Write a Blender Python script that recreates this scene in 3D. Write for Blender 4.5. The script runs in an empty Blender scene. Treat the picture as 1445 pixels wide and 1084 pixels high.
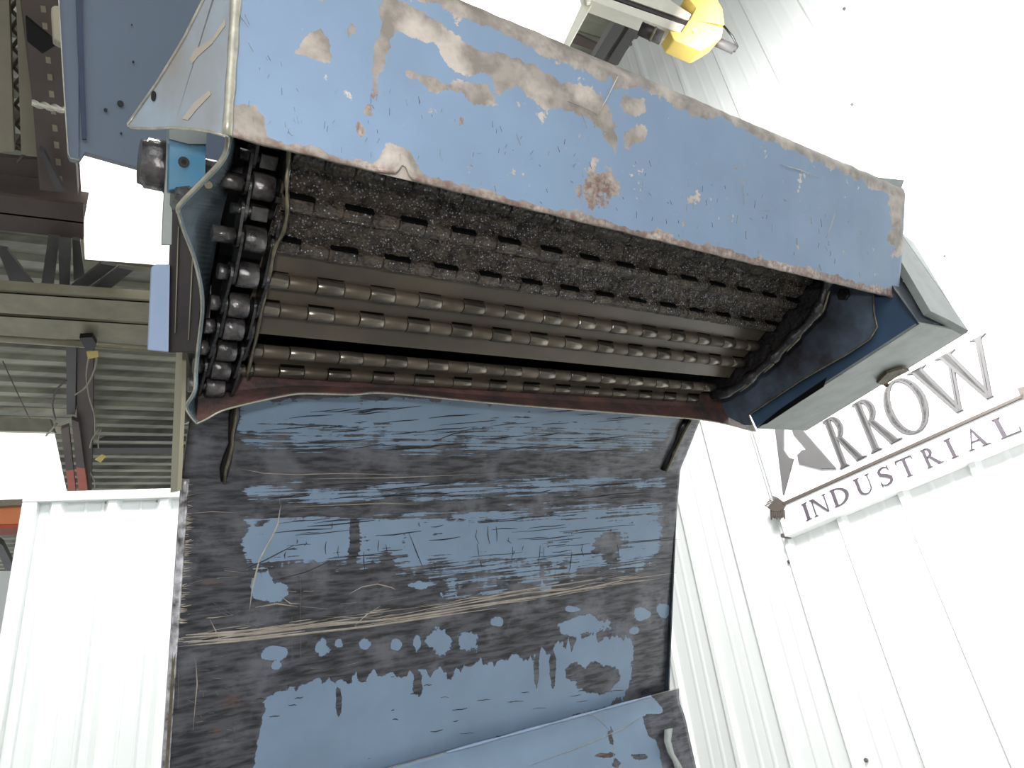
import bpy, bmesh, math, random
from mathutils import Vector, Matrix, noise
random.seed(7)
S = bpy.context.scene
COL = S.collection
# ------------------------------------------------------------------ camera
FPX = 980.0; CX, CY = 722.5, 542.0
def cdir(px, py): return Vector(((px-CX)/FPX, (CY-py)/FPX, -1.0))
Zc = cdir(400, -1300).normalized()                 # world up seen from the camera
Fc = Vector((0, 0, -1)); Yc = (Fc-Zc*Fc.dot(Zc)).normalized(); Xc = Yc.cross(Zc).normalized()
R = Matrix((Xc, Yc, Zc))                           # camera -> world
CAM = Vector((0, 0, 1.25))
cd = bpy.data.cameras.new('camera'); cam = bpy.data.objects.new('camera', cd); COL.objects.link(cam)
cd.sensor_width = 36; cd.lens = 36*FPX/1445; cd.clip_start = .02; cd.clip_end = 200
cam.matrix_world = Matrix.Translation(CAM) @ R.to_4x4()
S.camera = cam
# ------------------------------------------------------------------ world, lights, exposure
S.view_settings.view_transform = 'Standard'; S.view_settings.look = 'None'
S.view_settings.exposure = 0.0; S.view_settings.gamma = 1; S.view_settings.use_curve_mapping = False
w = bpy.data.worlds.new('world'); S.world = w; w.use_nodes = True
w.node_tree.nodes['Background'].inputs[0].default_value = (.93, .97, 1, 1)
w.node_tree.nodes['Background'].inputs[1].default_value = .80
def look(o, tgt): o.rotation_euler = (Vector(tgt)-o.location).to_track_quat('-Z', 'Y').to_euler()
def area(name, loc, tgt, sx, sy, power, col=(1, 1, 1), spread=math.pi):
    l = bpy.data.lights.new(name, 'AREA'); l.shape = 'RECTANGLE'; l.size = sx; l.size_y = sy; l.energy = power; l.color = col; l.spread = spread
    o = bpy.data.objects.new(name, l); COL.objects.link(o); o.location = loc; look(o, tgt); return o
def W(v): return CAM + R @ v                       # camera-frame vector -> world point
# camera flash, just above and beside the lens
area('camera_flash', W(Vector((-.03, .105, .02))), W(Vector((.02, .02, -1))), .05, .03, 2.6, (1, .98, .95))
area('rear_fill', (0.6, -4.5, 2.6), (0.3, 1.0, 1.8), 4.0, 3.0, 105, (.95, .98, 1))  # unseen fill added behind the camera to lift the conveyor
area('wall_fill', (1.0, 1.6, 3.4), (2.7, 2.6, 2.6), .8, .8, 150, (1, 1, 1))  # unseen area light above the frame, brightens the wall
area('wall_fill', (1.5, 1.5, .35), (2.1, 2.5, 1.1), .8, .5, 13, (.98, 1, .98), 2.4)  # added low fill, evens out the lower wall ribs
area('partition_fill', (-.9, .4, 3.9), (-1.2, 2.2, 1.7), .7, .7, 34, (1, 1, .98), 1.9)  # added fill aimed at the partition to whiten it

Uw = R @ cdir(2160, 640).normalized()              # width of the conveyor
Gw = R @ cdir(3, 1293).normalized()                # along the discharge head, away from us
Pw = R @ Vector((.068, 1, 0)).normalized()         # up the front cover / up the inclined pan
Zw = Vector((0, 0, 1))
def hit(px, py, p0, n):
    r = R @ cdir(px, py); return CAM + r*((p0-CAM).dot(n)/r.dot(n))
def K(px, py, s):                                  # point on the lengthwise plane s metres along U from the lens
    r = R @ cdir(px, py); return CAM + r*(s/r.dot(Uw))
def PZ(px, py, z): return CAM + R @ (cdir(px, py)*z)
def proj(p):
    q = R.transposed() @ (p-CAM); return (CX+FPX*q.x/-q.z, CY-FPX*q.y/-q.z)
def su(p): return (p-CAM).dot(Uw)
def onU(p, s): return p + Uw*(s-su(p))

# ------------------------------------------------------------------ materials
def lin(c): return tuple((x/255/12.92 if x/255 <= .04045 else ((x/255+.055)/1.055)**2.4) for x in c)+(1,)
def nt(name):
    m = bpy.data.materials.new(name); m.use_nodes = True; t = m.node_tree; b = t.nodes['Principled BSDF']; return m, t, b
def N(t, ty, **k):
    n = t.nodes.new(ty)
    for a, v in k.items(): setattr(n, a, v)
    return n
def noise_n(t, vec, scale, detail=4, rough=.6):
    n = N(t, 'ShaderNodeTexNoise'); n.inputs['Scale'].default_value = scale; n.inputs['Detail'].default_value = detail; n.inputs['Roughness'].default_value = rough
    t.links.new(vec, n.inputs['Vector']); return n.outputs['Fac']
def mapping(t, vec, sc):
    m = N(t, 'ShaderNodeMapping'); m.inputs['Scale'].default_value = sc; t.links.new(vec, m.inputs['Vector']); return m.outputs[0]
def M(t, op, a, b=None, c=None, clamp=False):
    n = N(t, 'ShaderNodeMath', operation=op); n.use_clamp = clamp
    for i, x in enumerate((a, b, c)):
        if x is None: continue
        if isinstance(x, (int, float)): n.inputs[i].default_value = x
        else: t.links.new(x, n.inputs[i])
    return n.outputs[0]
def mix(t, f, a, b):
    n = N(t, 'ShaderNodeMix', data_type='RGBA')
    if isinstance(f, (int, float)): n.inputs[0].default_value = f
    else: t.links.new(f, n.inputs[0])
    for i, x in ((6, a), (7, b)):
        if isinstance(x, tuple): n.inputs[i].default_value = x
        else: t.links.new(x, n.inputs[i])
    return n.outputs[2]
def ramp(t, f, a, b):
    n = N(t, 'ShaderNodeMapRange'); n.inputs[1].default_value = a; n.inputs[2].default_value = b; t.links.new(f, n.inputs[0]); return n.outputs[0]
def bump(t, b, h, strength=.3, dist=.002):
    n = N(t, 'ShaderNodeBump'); n.inputs['Strength'].default_value = strength; n.inputs['Distance'].default_value = dist
    t.links.new(h, n.inputs['Height']); t.links.new(n.outputs[0], b.inputs['Normal'])
def plain(name, c, rough=.5, metal=0, var=.25, scale=30, c2=None, b_=.0, emis=0, stretch=(1, 1, 1), bs=None):
    m, t, b = nt(name); tc = N(t, 'ShaderNodeTexCoord').outputs['Object']
    v = mapping(t, tc, stretch); f = noise_n(t, v, scale)
    cc = lin(c); dk = lin(c2) if c2 else tuple(x*(1-var) for x in cc[:3])+(1,)
    t.links.new(mix(t, ramp(t, f, .35, .68), cc, dk), b.inputs['Base Color'])
    b.inputs['Roughness'].default_value = rough; b.inputs['Metallic'].default_value = metal
    if b_: bump(t, b, noise_n(t, tc, bs or scale*4), b_)
    if emis: b.inputs['Emission Color'].default_value = cc; b.inputs['Emission Strength'].default_value = emis
    return m
def worn(name, paint, paint2, bare, bare2, rust=None, metal=.25, rough_p=.4, rough_b=.32, streak=(6, 90, 1), fine=26, edge=None, bare_v=None):
    """painted steel whose chipped patches follow the attribute 'wear' (r = bare, g = how streaky, b = rust)"""
    m, t, b = nt(name); uv = N(t, 'ShaderNodeUVMap', uv_map='plan').outputs[0]
    at = N(t, 'ShaderNodeAttribute', attribute_name='wear'); sp = N(t, 'ShaderNodeSeparateColor'); t.links.new(at.outputs['Color'], sp.inputs[0])
    r, g, bl = sp.outputs
    n1 = noise_n(t, uv, fine, 6, .65); n2 = noise_n(t, mapping(t, uv, streak), 4, 6, .62)
    a = M(t, 'MULTIPLY_ADD', M(t, 'SUBTRACT', n1, .5), 1.75, r)
    a = M(t, 'ADD', a, M(t, 'MULTIPLY', M(t, 'MULTIPLY', M(t, 'SUBTRACT', n2, .42), 4.5), g))
    f = ramp(t, a, .49, .53)
    pc = mix(t, ramp(t, noise_n(t, uv, 9, 3), .3, .7), lin(paint), lin(paint2))
    bv = noise_n(t, mapping(t, uv, bare_v or (5, 30, 1)), 5, 6, .6)
    bc = mix(t, ramp(t, bv, .42, .6), lin(bare), lin(bare2)); bc = mix(t, M(t, 'MULTIPLY', ramp(t, noise_n(t, uv, 14, 5), .5, .64), .55, clamp=True), bc, lin(tuple(min(255, q*1.4) for q in bare)))
    if rust: bc = mix(t, M(t, 'MULTIPLY', bl, ramp(t, noise_n(t, uv, 160, 3), .4, .6), clamp=True), bc, lin(rust))
    col = mix(t, f, pc, bc)
    if edge:   # thin dark rim round each chip
        f2 = M(t, 'SUBTRACT', ramp(t, a, .475, .49), f, clamp=True); col = mix(t, f2, col, lin(edge))
    t.links.new(col, b.inputs['Base Color'])
    t.links.new(M(t, 'MULTIPLY', f, metal), b.inputs['Metallic'])
    t.links.new(M(t, 'ADD', M(t, 'MULTIPLY', f, rough_b-rough_p), rough_p), b.inputs['Roughness'])
    h = M(t, 'ADD', M(t, 'MULTIPLY', f, -.5), M(t, 'MULTIPLY', noise_n(t, mapping(t, uv, (20, 200, 1)), 4), .25))
    bump(t, b, h, .25, .0012)
    return m
def grease(name, c, c2, scale, rough, strength, dist=.004, spec=.5, metal=0, fleck=0):
    m, t, b = nt(name); tc = N(t, 'ShaderNodeTexCoord').outputs['Object']
    v = N(t, 'ShaderNodeTexVoronoi'); v.inputs['Scale'].default_value = scale; t.links.new(tc, v.inputs['Vector'])
    n1 = noise_n(t, tc, scale*.8, 6, .7)
    t.links.new(mix(t, ramp(t, noise_n(t, tc, scale*.2, 5), .38, .62), lin(c), lin(c2)), b.inputs['Base Color'])
    b.inputs['Roughness'].default_value = rough; b.inputs['Metallic'].default_value = metal
    b.inputs['Specular IOR Level'].default_value = spec
    bump(t, b, M(t, 'ADD', M(t, 'MULTIPLY', v.outputs['Distance'], .7), n1), strength, dist)
    if fleck:  # pale metal chips, their glints put into the colour
        v2 = N(t, 'ShaderNodeTexVoronoi'); v2.inputs['Scale'].default_value = 420; t.links.new(tc, v2.inputs['Vector'])
        sp = N(t, 'ShaderNodeSeparateColor'); t.links.new(v2.outputs['Color'], sp.inputs[0])
        f = M(t, 'MULTIPLY', M(t, 'LESS_THAN', v2.outputs['Distance'], .34), M(t, 'GREATER_THAN', sp.outputs[0], 1-fleck))
        src = b.inputs['Base Color'].links[0].from_socket
        t.links.new(mix(t, f, src, lin((190, 190, 205))), b.inputs['Base Color']); t.links.new(M(t, 'MULTIPLY', f, .35), b.inputs['Metallic'])
    return m
m_pan = worn('worn_blue_pan', (126, 147, 170), (116, 136, 158), (92, 92, 98), (54, 54, 58), rust=(140, 90, 50), metal=.35, streak=(2.2, 62, 1), edge=(30, 30, 32))
m_cover = worn('scuffed_blue_cover', (128, 150, 176), (120, 140, 165), (160, 151, 143), (134, 126, 118), rust=(118, 86, 76), metal=.1, rough_b=.45, streak=(14, 14, 1), fine=28, bare_v=(10, 10, 1))
m_scr_highlight = plain('scratch_and_highlight', (172, 162, 150), .4, .2, .3, 60)
m_scored = plain('dark_score_line', (50, 50, 54), .45, .1, .3, 60)
m_tscr = plain('brown_scratch', (110, 96, 90), .5, .05, .3, 60)
m_edge = plain('bare_edge_and_highlight', (190, 186, 170), .35, .5, .4, 80)
m_tan = plain('tan_worn_edge', (120, 112, 92), .4, .3, .5, 90)
m_gunk = grease('chip_sludge', (58, 52, 49), (100, 88, 78), 330, .16, 1.0, .012, 1.0, fleck=.42)
m_oil = grease('oily_black_steel', (16, 15, 16), (42, 40, 42), 170, .2, .55, .002, .8)
m_roller = grease('oily_roller_steel', (96, 92, 92), (46, 43, 44), 240, .17, .42, .0012, 1.0, .35)
m_plate = grease('oiled_hinge_plate', (92, 83, 72), (74, 67, 60), 30, .38, .08, .001, .5, .2)
m_knA = grease('bright_hinge_knuckle', (120, 112, 102), (84, 78, 70), 60, .26, .12, .0006, .8, .7)
m_knB = grease('dull_hinge_knuckle', (104, 94, 82), (80, 72, 62), 50, .45, .1, .0006, .4, .3)
m_brown = grease('rusty_brown_steel', (62, 46, 44), (44, 36, 38), 120, .42, .5, .0015, .5)
m_inner = plain('dark_blue_inner_steel', (52, 62, 74), .3, .15, .5, 14, (28, 28, 30), .3, bs=200)
m_side = plain('grey_blue_inner_plate', (140, 156, 166), .3, .2, .5, 24, (92, 104, 112), .2, stretch=(1, 1, .3))
m_blue = plain('steel_blue_paint', (70, 92, 118), .35, .05, .35, 8)
m_slate = plain('slate_blue_side_box', (92, 104, 120), .45, .05, .08, 6, b_=.03)
m_wing = plain('scuffed_wing_steel', (150, 166, 180), .45, .05, .2, 12, (140, 138, 136))
m_block = plain('bright_blue_block', (74, 128, 160), .3, .05, .3, 40, (100, 130, 150), .2)
m_pale = plain('pale_blue_bar', (150, 168, 196), .4, 0, .12, 10)
m_btube = plain('dark_brown_tube', (62, 54, 52), .4, .2, .4, 18, (44, 40, 42), .1)
m_grey = plain('light_grey_box', (150, 156, 152), .45, .05, .2, 22, (132, 138, 134), .1)
m_black = plain('black_oil', (10, 10, 11), .35, 0, .3, 20)
m_slot_shade = plain('slot_shade', (8, 8, 8), .95, 0, .2, 20)
m_slot_shade.node_tree.nodes['Principled BSDF'].inputs['Specular IOR Level'].default_value = .05
m_white = plain('white_painted_sheet', (235, 238, 236), .35, 0, .03, 4)
m_wall = plain('white_wall_sheet', (228, 230, 228), .4, 0, .03, 3)
m_board = plain('white_sign_board', (250, 250, 250), .5, 0, .01, 3)
m_ltr = plain('brushed_steel_letter', (100, 98, 98), .7, 0, .12, 8)
m_ltr2 = plain('dark_letter', (92, 84, 92), .45, .1, .15, 20)
m_dark = plain('dark_shaft', (98, 90, 84), .45, .2, .15, 20)
m_deck = plain('galvanised_deck', (158, 157, 140), .38, .35, .3, 3, (100, 100, 90), .05, stretch=(.3, 1, 1))
m_galv = plain('galvanised_angle', (158, 152, 130), .45, .3, .25, 4)
m_girder = plain('brown_primer_girder', (92, 80, 76), .6, .05, .2, 3)
m_truss = plain('dark_grey_truss', (84, 82, 82), .55, .1, .25, 3)
m_tangird = plain('tan_girder', (150, 142, 124), .6, .05, .15, 3)
m_red = plain('orange_red_primer', (196, 92, 66), .5, 0, .2, 3)
m_orange = plain('orange_crane_rail', (232, 140, 92), .45, 0, .1, 3)
m_yel = plain('yellow_plastic', (214, 186, 92), .4, 0, .1, 14)
m_cream = plain('cream_profile', (226, 222, 208), .4, .05, .1, 9)
m_cable = plain('grey_cable', (150, 146, 130), .5, 0, .2, 8)
m_floor = plain('concrete_floor', (170, 170, 165), .7, 0, .2, 3)
def sky_mat():
    m, t, b = nt('daylight_panel'); uv = N(t, 'ShaderNodeTexCoord').outputs['Object']
    f = ramp(t, noise_n(t, uv, 5, 3), .3, .7)
    b.inputs['Base Color'].default_value = (.8, .8, .8, 1)
    b.inputs['Emission Color'].default_value = (1, .99, .95, 1)
    t.links.new(M(t, 'MULTIPLY_ADD', f, .8, 1.1), b.inputs['Emission Strength']); return m
m_sky = sky_mat()

# ------------------------------------------------------------------ builders
def obj(name, bm, mats, parent=None, smooth=False, bevel=0, **tags):
    me = bpy.data.meshes.new(name)
    if not isinstance(mats, (list, tuple)): mats = [mats]
    org = Vector((0, 0, 0)); p = parent
    while p: org += p.location; p = p.parent
    if parent is None and tags.get('kind') != 'structure':
        org = sum((v.co for v in bm.verts), Vector())/max(1, len(bm.verts))
    bmesh.ops.translate(bm, verts=bm.verts[:], vec=-org)
    bm.normal_update(); bm.to_mesh(me); bm.free()
    o = bpy.data.objects.new(name, me); COL.objects.link(o)
    for m in mats: me.materials.append(m)
    if parent: o.parent = parent
    elif tags.get('kind') != 'structure': o.location = org
    if smooth:
        for f in me.polygons: f.use_smooth = True
    if bevel:
        b = o.modifiers.new('bevel', 'BEVEL'); b.width = bevel; b.segments = 2; b.limit_method = 'ANGLE'
    for k, v in tags.items(): o[k] = v
    return o
def thing(name, label, cat, loc, group=None):
    o = bpy.data.objects.new(name, None); COL.objects.link(o); o.location = loc; o.empty_display_size = .1
    o['label'] = label; o['category'] = cat
    if group: o['group'] = group
    return o
def poly(bm, pts, ext, mi=0):
    """extrude polygon pts by vector ext"""
    a = [bm.verts.new(p) for p in pts]; b = [bm.verts.new(Vector(p)+ext) for p in pts]; n = len(pts); fs = []
    fs.append(bm.faces.new(a)); fs.append(bm.faces.new(b[::-1]))
    for i in range(n): fs.append(bm.faces.new((a[i], b[i], b[(i+1) % n], a[(i+1) % n])))
    for f in fs: f.material_index = mi
    bmesh.ops.recalc_face_normals(bm, faces=fs)
    return fs
def poly_obj(name, pts, ext, mat, parent=None, bevel=0, **tags):
    bm = bmesh.new(); poly(bm, pts, ext); 
    bmesh.ops.triangulate(bm, faces=[f for f in bm.faces if len(f.verts) > 4])
    return obj(name, bm, mat, parent, bevel=bevel, **tags)
def tube(bm, pts, r, seg=8, mi=0, radii=None):
    rings = []; n = len(pts)
    for i, p in enumerate(pts):
        a = pts[max(0, i-1)]; b = pts[min(n-1, i+1)]; d = (b-a).normalized()
        x = d.orthogonal().normalized(); y = d.cross(x)
        if rings:
            # keep frames aligned
            x = (px_-d*px_.dot(d)).normalized(); y = d.cross(x)
        px_ = x; rr = radii[i] if radii else r
        rings.append([bm.verts.new(p+(x*math.cos(t)+y*math.sin(t))*rr) for t in [2*math.pi*k/seg for k in range(seg)]])
    for i in range(n-1):
        for k in range(seg):
            f = bm.faces.new((rings[i][k], rings[i][(k+1) % seg], rings[i+1][(k+1) % seg], rings[i+1][k])); f.material_index = mi; f.smooth = True
    for rg in (rings[0][::-1], rings[-1]): bm.faces.new(rg).material_index = mi
def strip(bm, A, B, thick=None, mi=0):
    """sheet between two polylines of equal length, given thickness along its own normals"""
    n = len(A); nr = []
    for i in range(n):
        a = A[max(0, i-1)]; b = A[min(n-1, i+1)]
        nr.append((b-a).cross(B[i]-A[i]).normalized())
    t = thick or .002
    L = [[bm.verts.new(p+nr[i]*s) for i, p in enumerate(P)] for P in (A, B) for s in (0, t)]
    for i in range(n-1):
        for a, b in ((0, 2), (3, 1), (1, 0), (2, 3)):
            f = bm.faces.new((L[a][i], L[b][i], L[b][i+1], L[a][i+1])); f.material_index = mi
    for i in (0, n-1): bm.faces.new((L[0][i], L[2][i], L[3][i], L[1][i])).material_index = mi
    bmesh.ops.recalc_face_normals(bm, faces=bm.faces[:])
def lerp(a, b, t): return a+(b-a)*t
def sm(x): x = max(0, min(1, x)); return x*x*(3-2*x)
def poly_sd(x, y, P):
    """signed distance in pixels (positive inside)"""
    ins = False; d = 1e9; n = len(P)
    for i in range(n):
        x1, y1 = P[i]; x2, y2 = P[(i+1) % n]
        if (y1 > y) != (y2 > y) and x < (x2-x1)*(y-y1)/(y2-y1)+x1: ins = not ins
        dx, dy = x2-x1, y2-y1; t = max(0, min(1, ((x-x1)*dx+(y-y1)*dy)/(dx*dx+dy*dy+1e-9)))
        d = min(d, (x-x1-t*dx)**2+(y-y1-t*dy)**2)
    d = math.sqrt(d); return d if ins else -d
def sheet(bm, fn, nu, nv, field, thick, back):
    """dense sheet: fn(i/nu, j/nv) -> (point, u, v); field(px,py) -> wear rgb; closed with a back face along `back`"""
    uvl = bm.loops.layers.uv.new('plan'); cl = bm.verts.layers.float_color.new('wear')
    g = [[None]*(nv+1) for _ in range(nu+1)]; info = {}
    for i in range(nu+1):
        for j in range(nv+1):
            p, u, v = fn(i/nu, j/nv); q = bm.verts.new(p); info[q] = (u, v)
            x, y = proj(p); q[cl] = (*field(x, y), 1); g[i][j] = q
    for i in range(nu):
        for j in range(nv):
            f = bm.faces.new((g[i][j], g[i+1][j], g[i+1][j+1], g[i][j+1])); f.smooth = True
    rim = [g[i][0] for i in range(nu)]+[g[nu][j] for j in range(nv)]+[g[i][nv] for i in range(nu, 0, -1)]+[g[0][j] for j in range(nv, 0, -1)]
    bk = []
    for q in rim:
        k = bm.verts.new(q.co+back*thick); info[k] = info[q]; k[cl] = (1, 0, 0, 1); bk.append(k)
    n = len(rim)
    for i in range(n):
        f = bm.faces.new((rim[i], bk[i], bk[(i+1) % n], rim[(i+1) % n])); f.material_index = 1
    M_ = {q: k for q, k in zip(rim, bk)}
    for j in range(nv):
        bm.faces.new((M_[g[0][j+1]], M_[g[nu][j+1]], M_[g[nu][j]], M_[g[0][j]])) if 0 < j < nv-1 else None
    bm.faces.new([M_[g[i][0]] for i in range(nu+1)]+[M_[g[nu][1]], M_[g[0][1]]])
    bm.faces.new([M_[g[i][nv]] for i in range(nu, -1, -1)]+[M_[g[0][nv-1]], M_[g[nu][nv-1]]])
    for f in bm.faces:
        for l in f.loops: l[uvl].uv = info[l.vert]
def scratch(bm, pts, w, surf, off, mi, tw=1.0):
    """thin tapering raised burr along picture points placed on the plate by surf(px,py)"""
    P = [surf(*p) for p in pts]; n = len(P); Ls = []
    tot = []
    for i, p in enumerate(P):
        a = P[max(0, i-1)]; b = P[min(n-1, i+1)]; s = (b-a).cross(off).normalized()
        k = w*(.25 if i in (0, n-1) else 1)*.5
        Ls.append([bm.verts.new(p+s*k+off*.0002), bm.verts.new(p-s*k+off*.0002), bm.verts.new(p+off*.0007)])
    for i in range(n-1):
        for a, b in ((0, 2), (2, 1)):
            bm.faces.new((Ls[i][a], Ls[i][b], Ls[i+1][b], Ls[i+1][a])).material_index = mi

# ================================================================== BUILDING
Vw = R @ cdir(600, -900).normalized(); Hw = R @ cdir(0, 1220).normalized()
Hw = (Hw-Vw*Hw.dot(Vw)).normalized()
WN = Vw.cross(Hw).normalized()
WP = PZ(1250, 650, 3.0)
if WN.dot(CAM-WP) < 0: WN = -WN
Cw = R @ cdir(2900, 640).normalized(); Cw = Vector((Cw.x, Cw.y, 0)).normalized(); Ew = Zw.cross(Cw).normalized()
ROOF = hit(880, 80, WP, WN).z
def RF(px, py, drop=0): return hit(px, py, Vector((0, 0, ROOF-drop)), Zw)
# --- right wall: ribbed white sheet
bm = bmesh.new()
a0 = hit(1276, 700, WP, WN)
def wl(h, v, n=0): return a0 - Hw*h + Vw*v + WN*n     # h to the right
prof = []
h = -16.2; SP = .30
while h < 2.2:
    prof += [(h-.028, 0), (h-.012, .022), (h+.012, .022), (h+.028, 0), (h+.10, 0), (h+.11, .0022), (h+.12, .0022), (h+.13, 0), (h+.18, 0), (h+.19, .0022), (h+.20, .0022), (h+.21, 0)]; h += SP
top = [bm.verts.new(wl(x, 0, n)) for x, n in prof]
for q, (x, n) in zip(top, prof):
    p = q.co; q.co = p+Vw*((ROOF+.02-p.z)/Vw.z)
bot = [bm.verts.new(q.co-Vw*(q.co.z/Vw.z)) for q in top]
for i in range(len(top)-1): bm.faces.new((top[i], top[i+1], bot[i+1], bot[i]))
bm2 = [bm.verts.new(q.co-WN*.08) for q in (top[0], top[-1], bot[-1], bot[0])]
bm.faces.new(bm2)
wall = obj('wall_right', bm, m_wall, kind='structure')
wall['label'] = 'white ribbed metal wall on the right'
for px, py in ((1366, 408), (1334, 361), (1203, 148), (1114, 793), (1223, 1073), (1192, 13)):
    bm = bmesh.new(); p = hit(px, py, WP, WN); tube(bm, [p, p+WN*.008], .008, 8); tube(bm, [p+WN*.008, p+WN*.013], .005, 6)
    obj('screw', bm, plain('screw_grey', (120, 118, 112), .4, .4) if not bpy.data.materials.get('screw_grey') else bpy.data.materials['screw_grey'], wall)
# --- floor
bm = bmesh.new(); poly(bm, [(-8, -6, 0), (6, -6, 0), (6, 12, 0), (-8, 12, 0)], Vector((0, 0, -.1)))
obj('floor', bm, m_floor, kind='structure')
# --- roof deck, corrugated along Cw
bm = bmesh.new(); c0 = RF(150, 560); yl = -14.0; pr = []
while yl < 26: pr += [(yl, 0), (yl+.10, 0), (yl+.14, .05), (yl+.24, .05)]; yl += .28
Ls = []
for y, z in pr:
    a = c0+Ew*y; a.z = ROOF+z+.01; Ls.append((bm.verts.new(a-Cw*9), bm.verts.new(a+Cw*14)))
for i in range(len(Ls)-1): bm.faces.new((Ls[i][0], Ls[i][1], Ls[i+1][1], Ls[i+1][0]))
# cut the deck where it would pass beyond the wall
bmesh.ops.bisect_plane(bm, geom=bm.verts[:]+bm.edges[:]+bm.faces[:], plane_co=WP-WN*.02, plane_no=-WN, clear_outer=True)
obj('ceiling', bm, m_deck, kind='structure')
# --- far wall behind everything on the left
def slab(name, px, drop, th, mat, **k):
    return poly_obj(name, [RF(x, y, drop) for x, y in px], Vector((0, 0, th)), mat, **k)

# ----- skylights
o = slab('window_1', [(112, 222), (250, 240), (250, 376), (120, 366)], .16, .03, m_sky, kind='structure')
o = slab('window_2', [(560, -60), (850, -60), (832, 0), (801, 58), (760, 120), (560, 60)], .5, .03, m_sky, kind='structure')
def facing(name, px, z, th, mat, **k):
    """panel standing in a vertical plane across the view at distance z"""
    p0 = PZ(*px[0], z); n = (R @ Vector((0, 0, -1))); n = Vector((n.x, n.y, 0)).normalized()
    return poly_obj(name, [hit(x, y, p0, n) for x, y in px], n*th, mat, **k)
facing('window_3', [(-60, 606), (73, 609), (92, 700), (-60, 706)], 8.6, .05, m_sky, kind='structure')
facing('trim_1', [(-60, 586), (70, 591), (76, 610), (-60, 607)], 8.5, .05, m_cable, kind='structure')
facing('wall_back', [(-60, 806), (40, 806), (40, 1100), (-60, 1100)], 7.0, .05, m_white, kind='structure')

# ----- roof steel
def steel(name, px, drop, th, mat, label, cat='beam', **k):
    return slab(name, px, drop, th, mat, label=label, category=cat, **k)
def box_between(bm, a, b, wdir, w, h, mi=0):
    wdir = wdir.normalized()*w*.5
    poly(bm, [a-wdir, a+wdir, a+wdir+Vector((0, 0, h)), a-wdir+Vector((0, 0, h))], b-a, mi)
# big brown girder (I section): two flanges and a web
g = thing('roof_girder', 'broad brown girder crossing the upper left, directly left of the bright skylight', 'beam', RF(0, 300, .5))
P1, P2, P3, P4 = RF(-60, 268, .5), RF(118, 290, .5), RF(118, 338, .5), RF(-60, 318, .5)
poly_obj('bottom_flange', [P1, P2, P3, P4], Vector((0, 0, .03)), m_girder, g)
w1, w2 = (P1+P4)/2, (P2+P3)/2; ee = (P4-P1).normalized()*.01
poly_obj('web', [w1-ee, w1+ee, w2+ee, w2-ee], Vector((0, 0, .42)), m_girder, g)
poly_obj('top_flange', [q+Vector((0, 0, .42)) for q in (P1, P2, P3, P4)], Vector((0, 0, .03)), m_girder, g)
for i, (px, lab) in enumerate((
    ([(-4, 350), (10, 352), (56, 414), (20, 414)], 'dark diagonal brace at the far left edge under the brown girder'),
    ([(68, 334), (84, 336), (74, 416), (56, 416)], 'dark upright truss post just right of the far left diagonal brace'),
    ([(82, 338), (100, 340), (98, 412), (84, 416)], 'slim upright truss post, middle one of the three under the girder'),
    ([(102, 338), (113, 340), (119, 388), (104, 396)], 'short truss post hanging beside the bright skylight edge'),
    ([(142, 372), (164, 376), (112, 414), (86, 416)], 'dark diagonal brace rising right toward the skylight bottom edge'),
    ([(168, 378), (188, 382), (140, 420), (114, 418)], 'short diagonal brace directly right of the one meeting the posts'))):
    o = steel('truss_brace', px, .56+(0, .04, .10, .04, .16, .22)[i], .03, m_truss, lab, group='truss braces under the brown girder')
a1 = thing('double_angle', 'pair of galvanised angles running level across left side below the truss braces', 'beam', RF(100, 445, .9))
for px in ([(-60, 408), (232, 427), (232, 456), (-60, 438)], [(-60, 441), (232, 459), (232, 486), (-60, 470)]):
    q = [RF(x, y, .95) for x, y in px]
    poly_obj('angle_leg', q, Vector((0, 0, .02)), m_galv, a1)
    poly_obj('angle_web', [q[0], q[1], q[1]+(q[2]-q[1])*.06, q[0]+(q[3]-q[0])*.06], Vector((0, 0, .12)), m_galv, a1)
bm = bmesh.new(); tube(bm, [RF(-60, 474, .7), RF(265, 496, .7)], .035, 10)
obj('conduit_pipe', bm, m_galv, smooth=True, label='thin pale conduit pipe just below the pair of galvanised angles', category='pipe')
st = thing('roof_joist', 'dark double joist coming down left of the machine, its lower end painted red', 'beam', RF(110, 580, .5))
poly_obj('angle_leg', [RF(x, y, .5) for x, y in [(93, 474), (108, 474), (106, 585), (94, 585)]], Vector((0, 0, .15)), m_truss, st)
poly_obj('angle_leg', [RF(x, y, .47) for x, y in [(109, 474), (131, 476), (131, 600), (128, 706), (116, 706), (108, 580)]], Vector((0, 0, .12)), m_girder, st)
for px in ([(86, 606), (97, 602), (108, 704), (98, 704)], [(101, 592), (111, 596), (125, 704), (112, 704)]):
    q = [RF(x, y, .56) for x, y in px]; mid = lambda a, b, t=.5: a+(b-a)*t
    poly_obj('angle_leg', [q[0], q[1], mid(q[1], q[2], .55), mid(q[0], q[3], .55)], Vector((0, 0, .05)), m_girder, st)
    poly_obj('painted_end', [mid(q[0], q[3], .55), mid(q[1], q[2], .55), q[2], q[3]], Vector((0, 0, .05)), m_red, st, label='orange red painted lower end')
steel('roof_purlin', [(148, 618), (262, 618), (262, 623), (140, 622)], .3, .03, m_truss, 'upper of two thin dark purlins left of the inclined pan', group='thin purlins left of the pan')
steel('roof_purlin', [(112, 632), (262, 632), (262, 640), (112, 640)], .42, .05, m_truss, 'lower and thicker of two dark purlins left of the inclined pan', group='thin purlins left of the pan')
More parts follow.
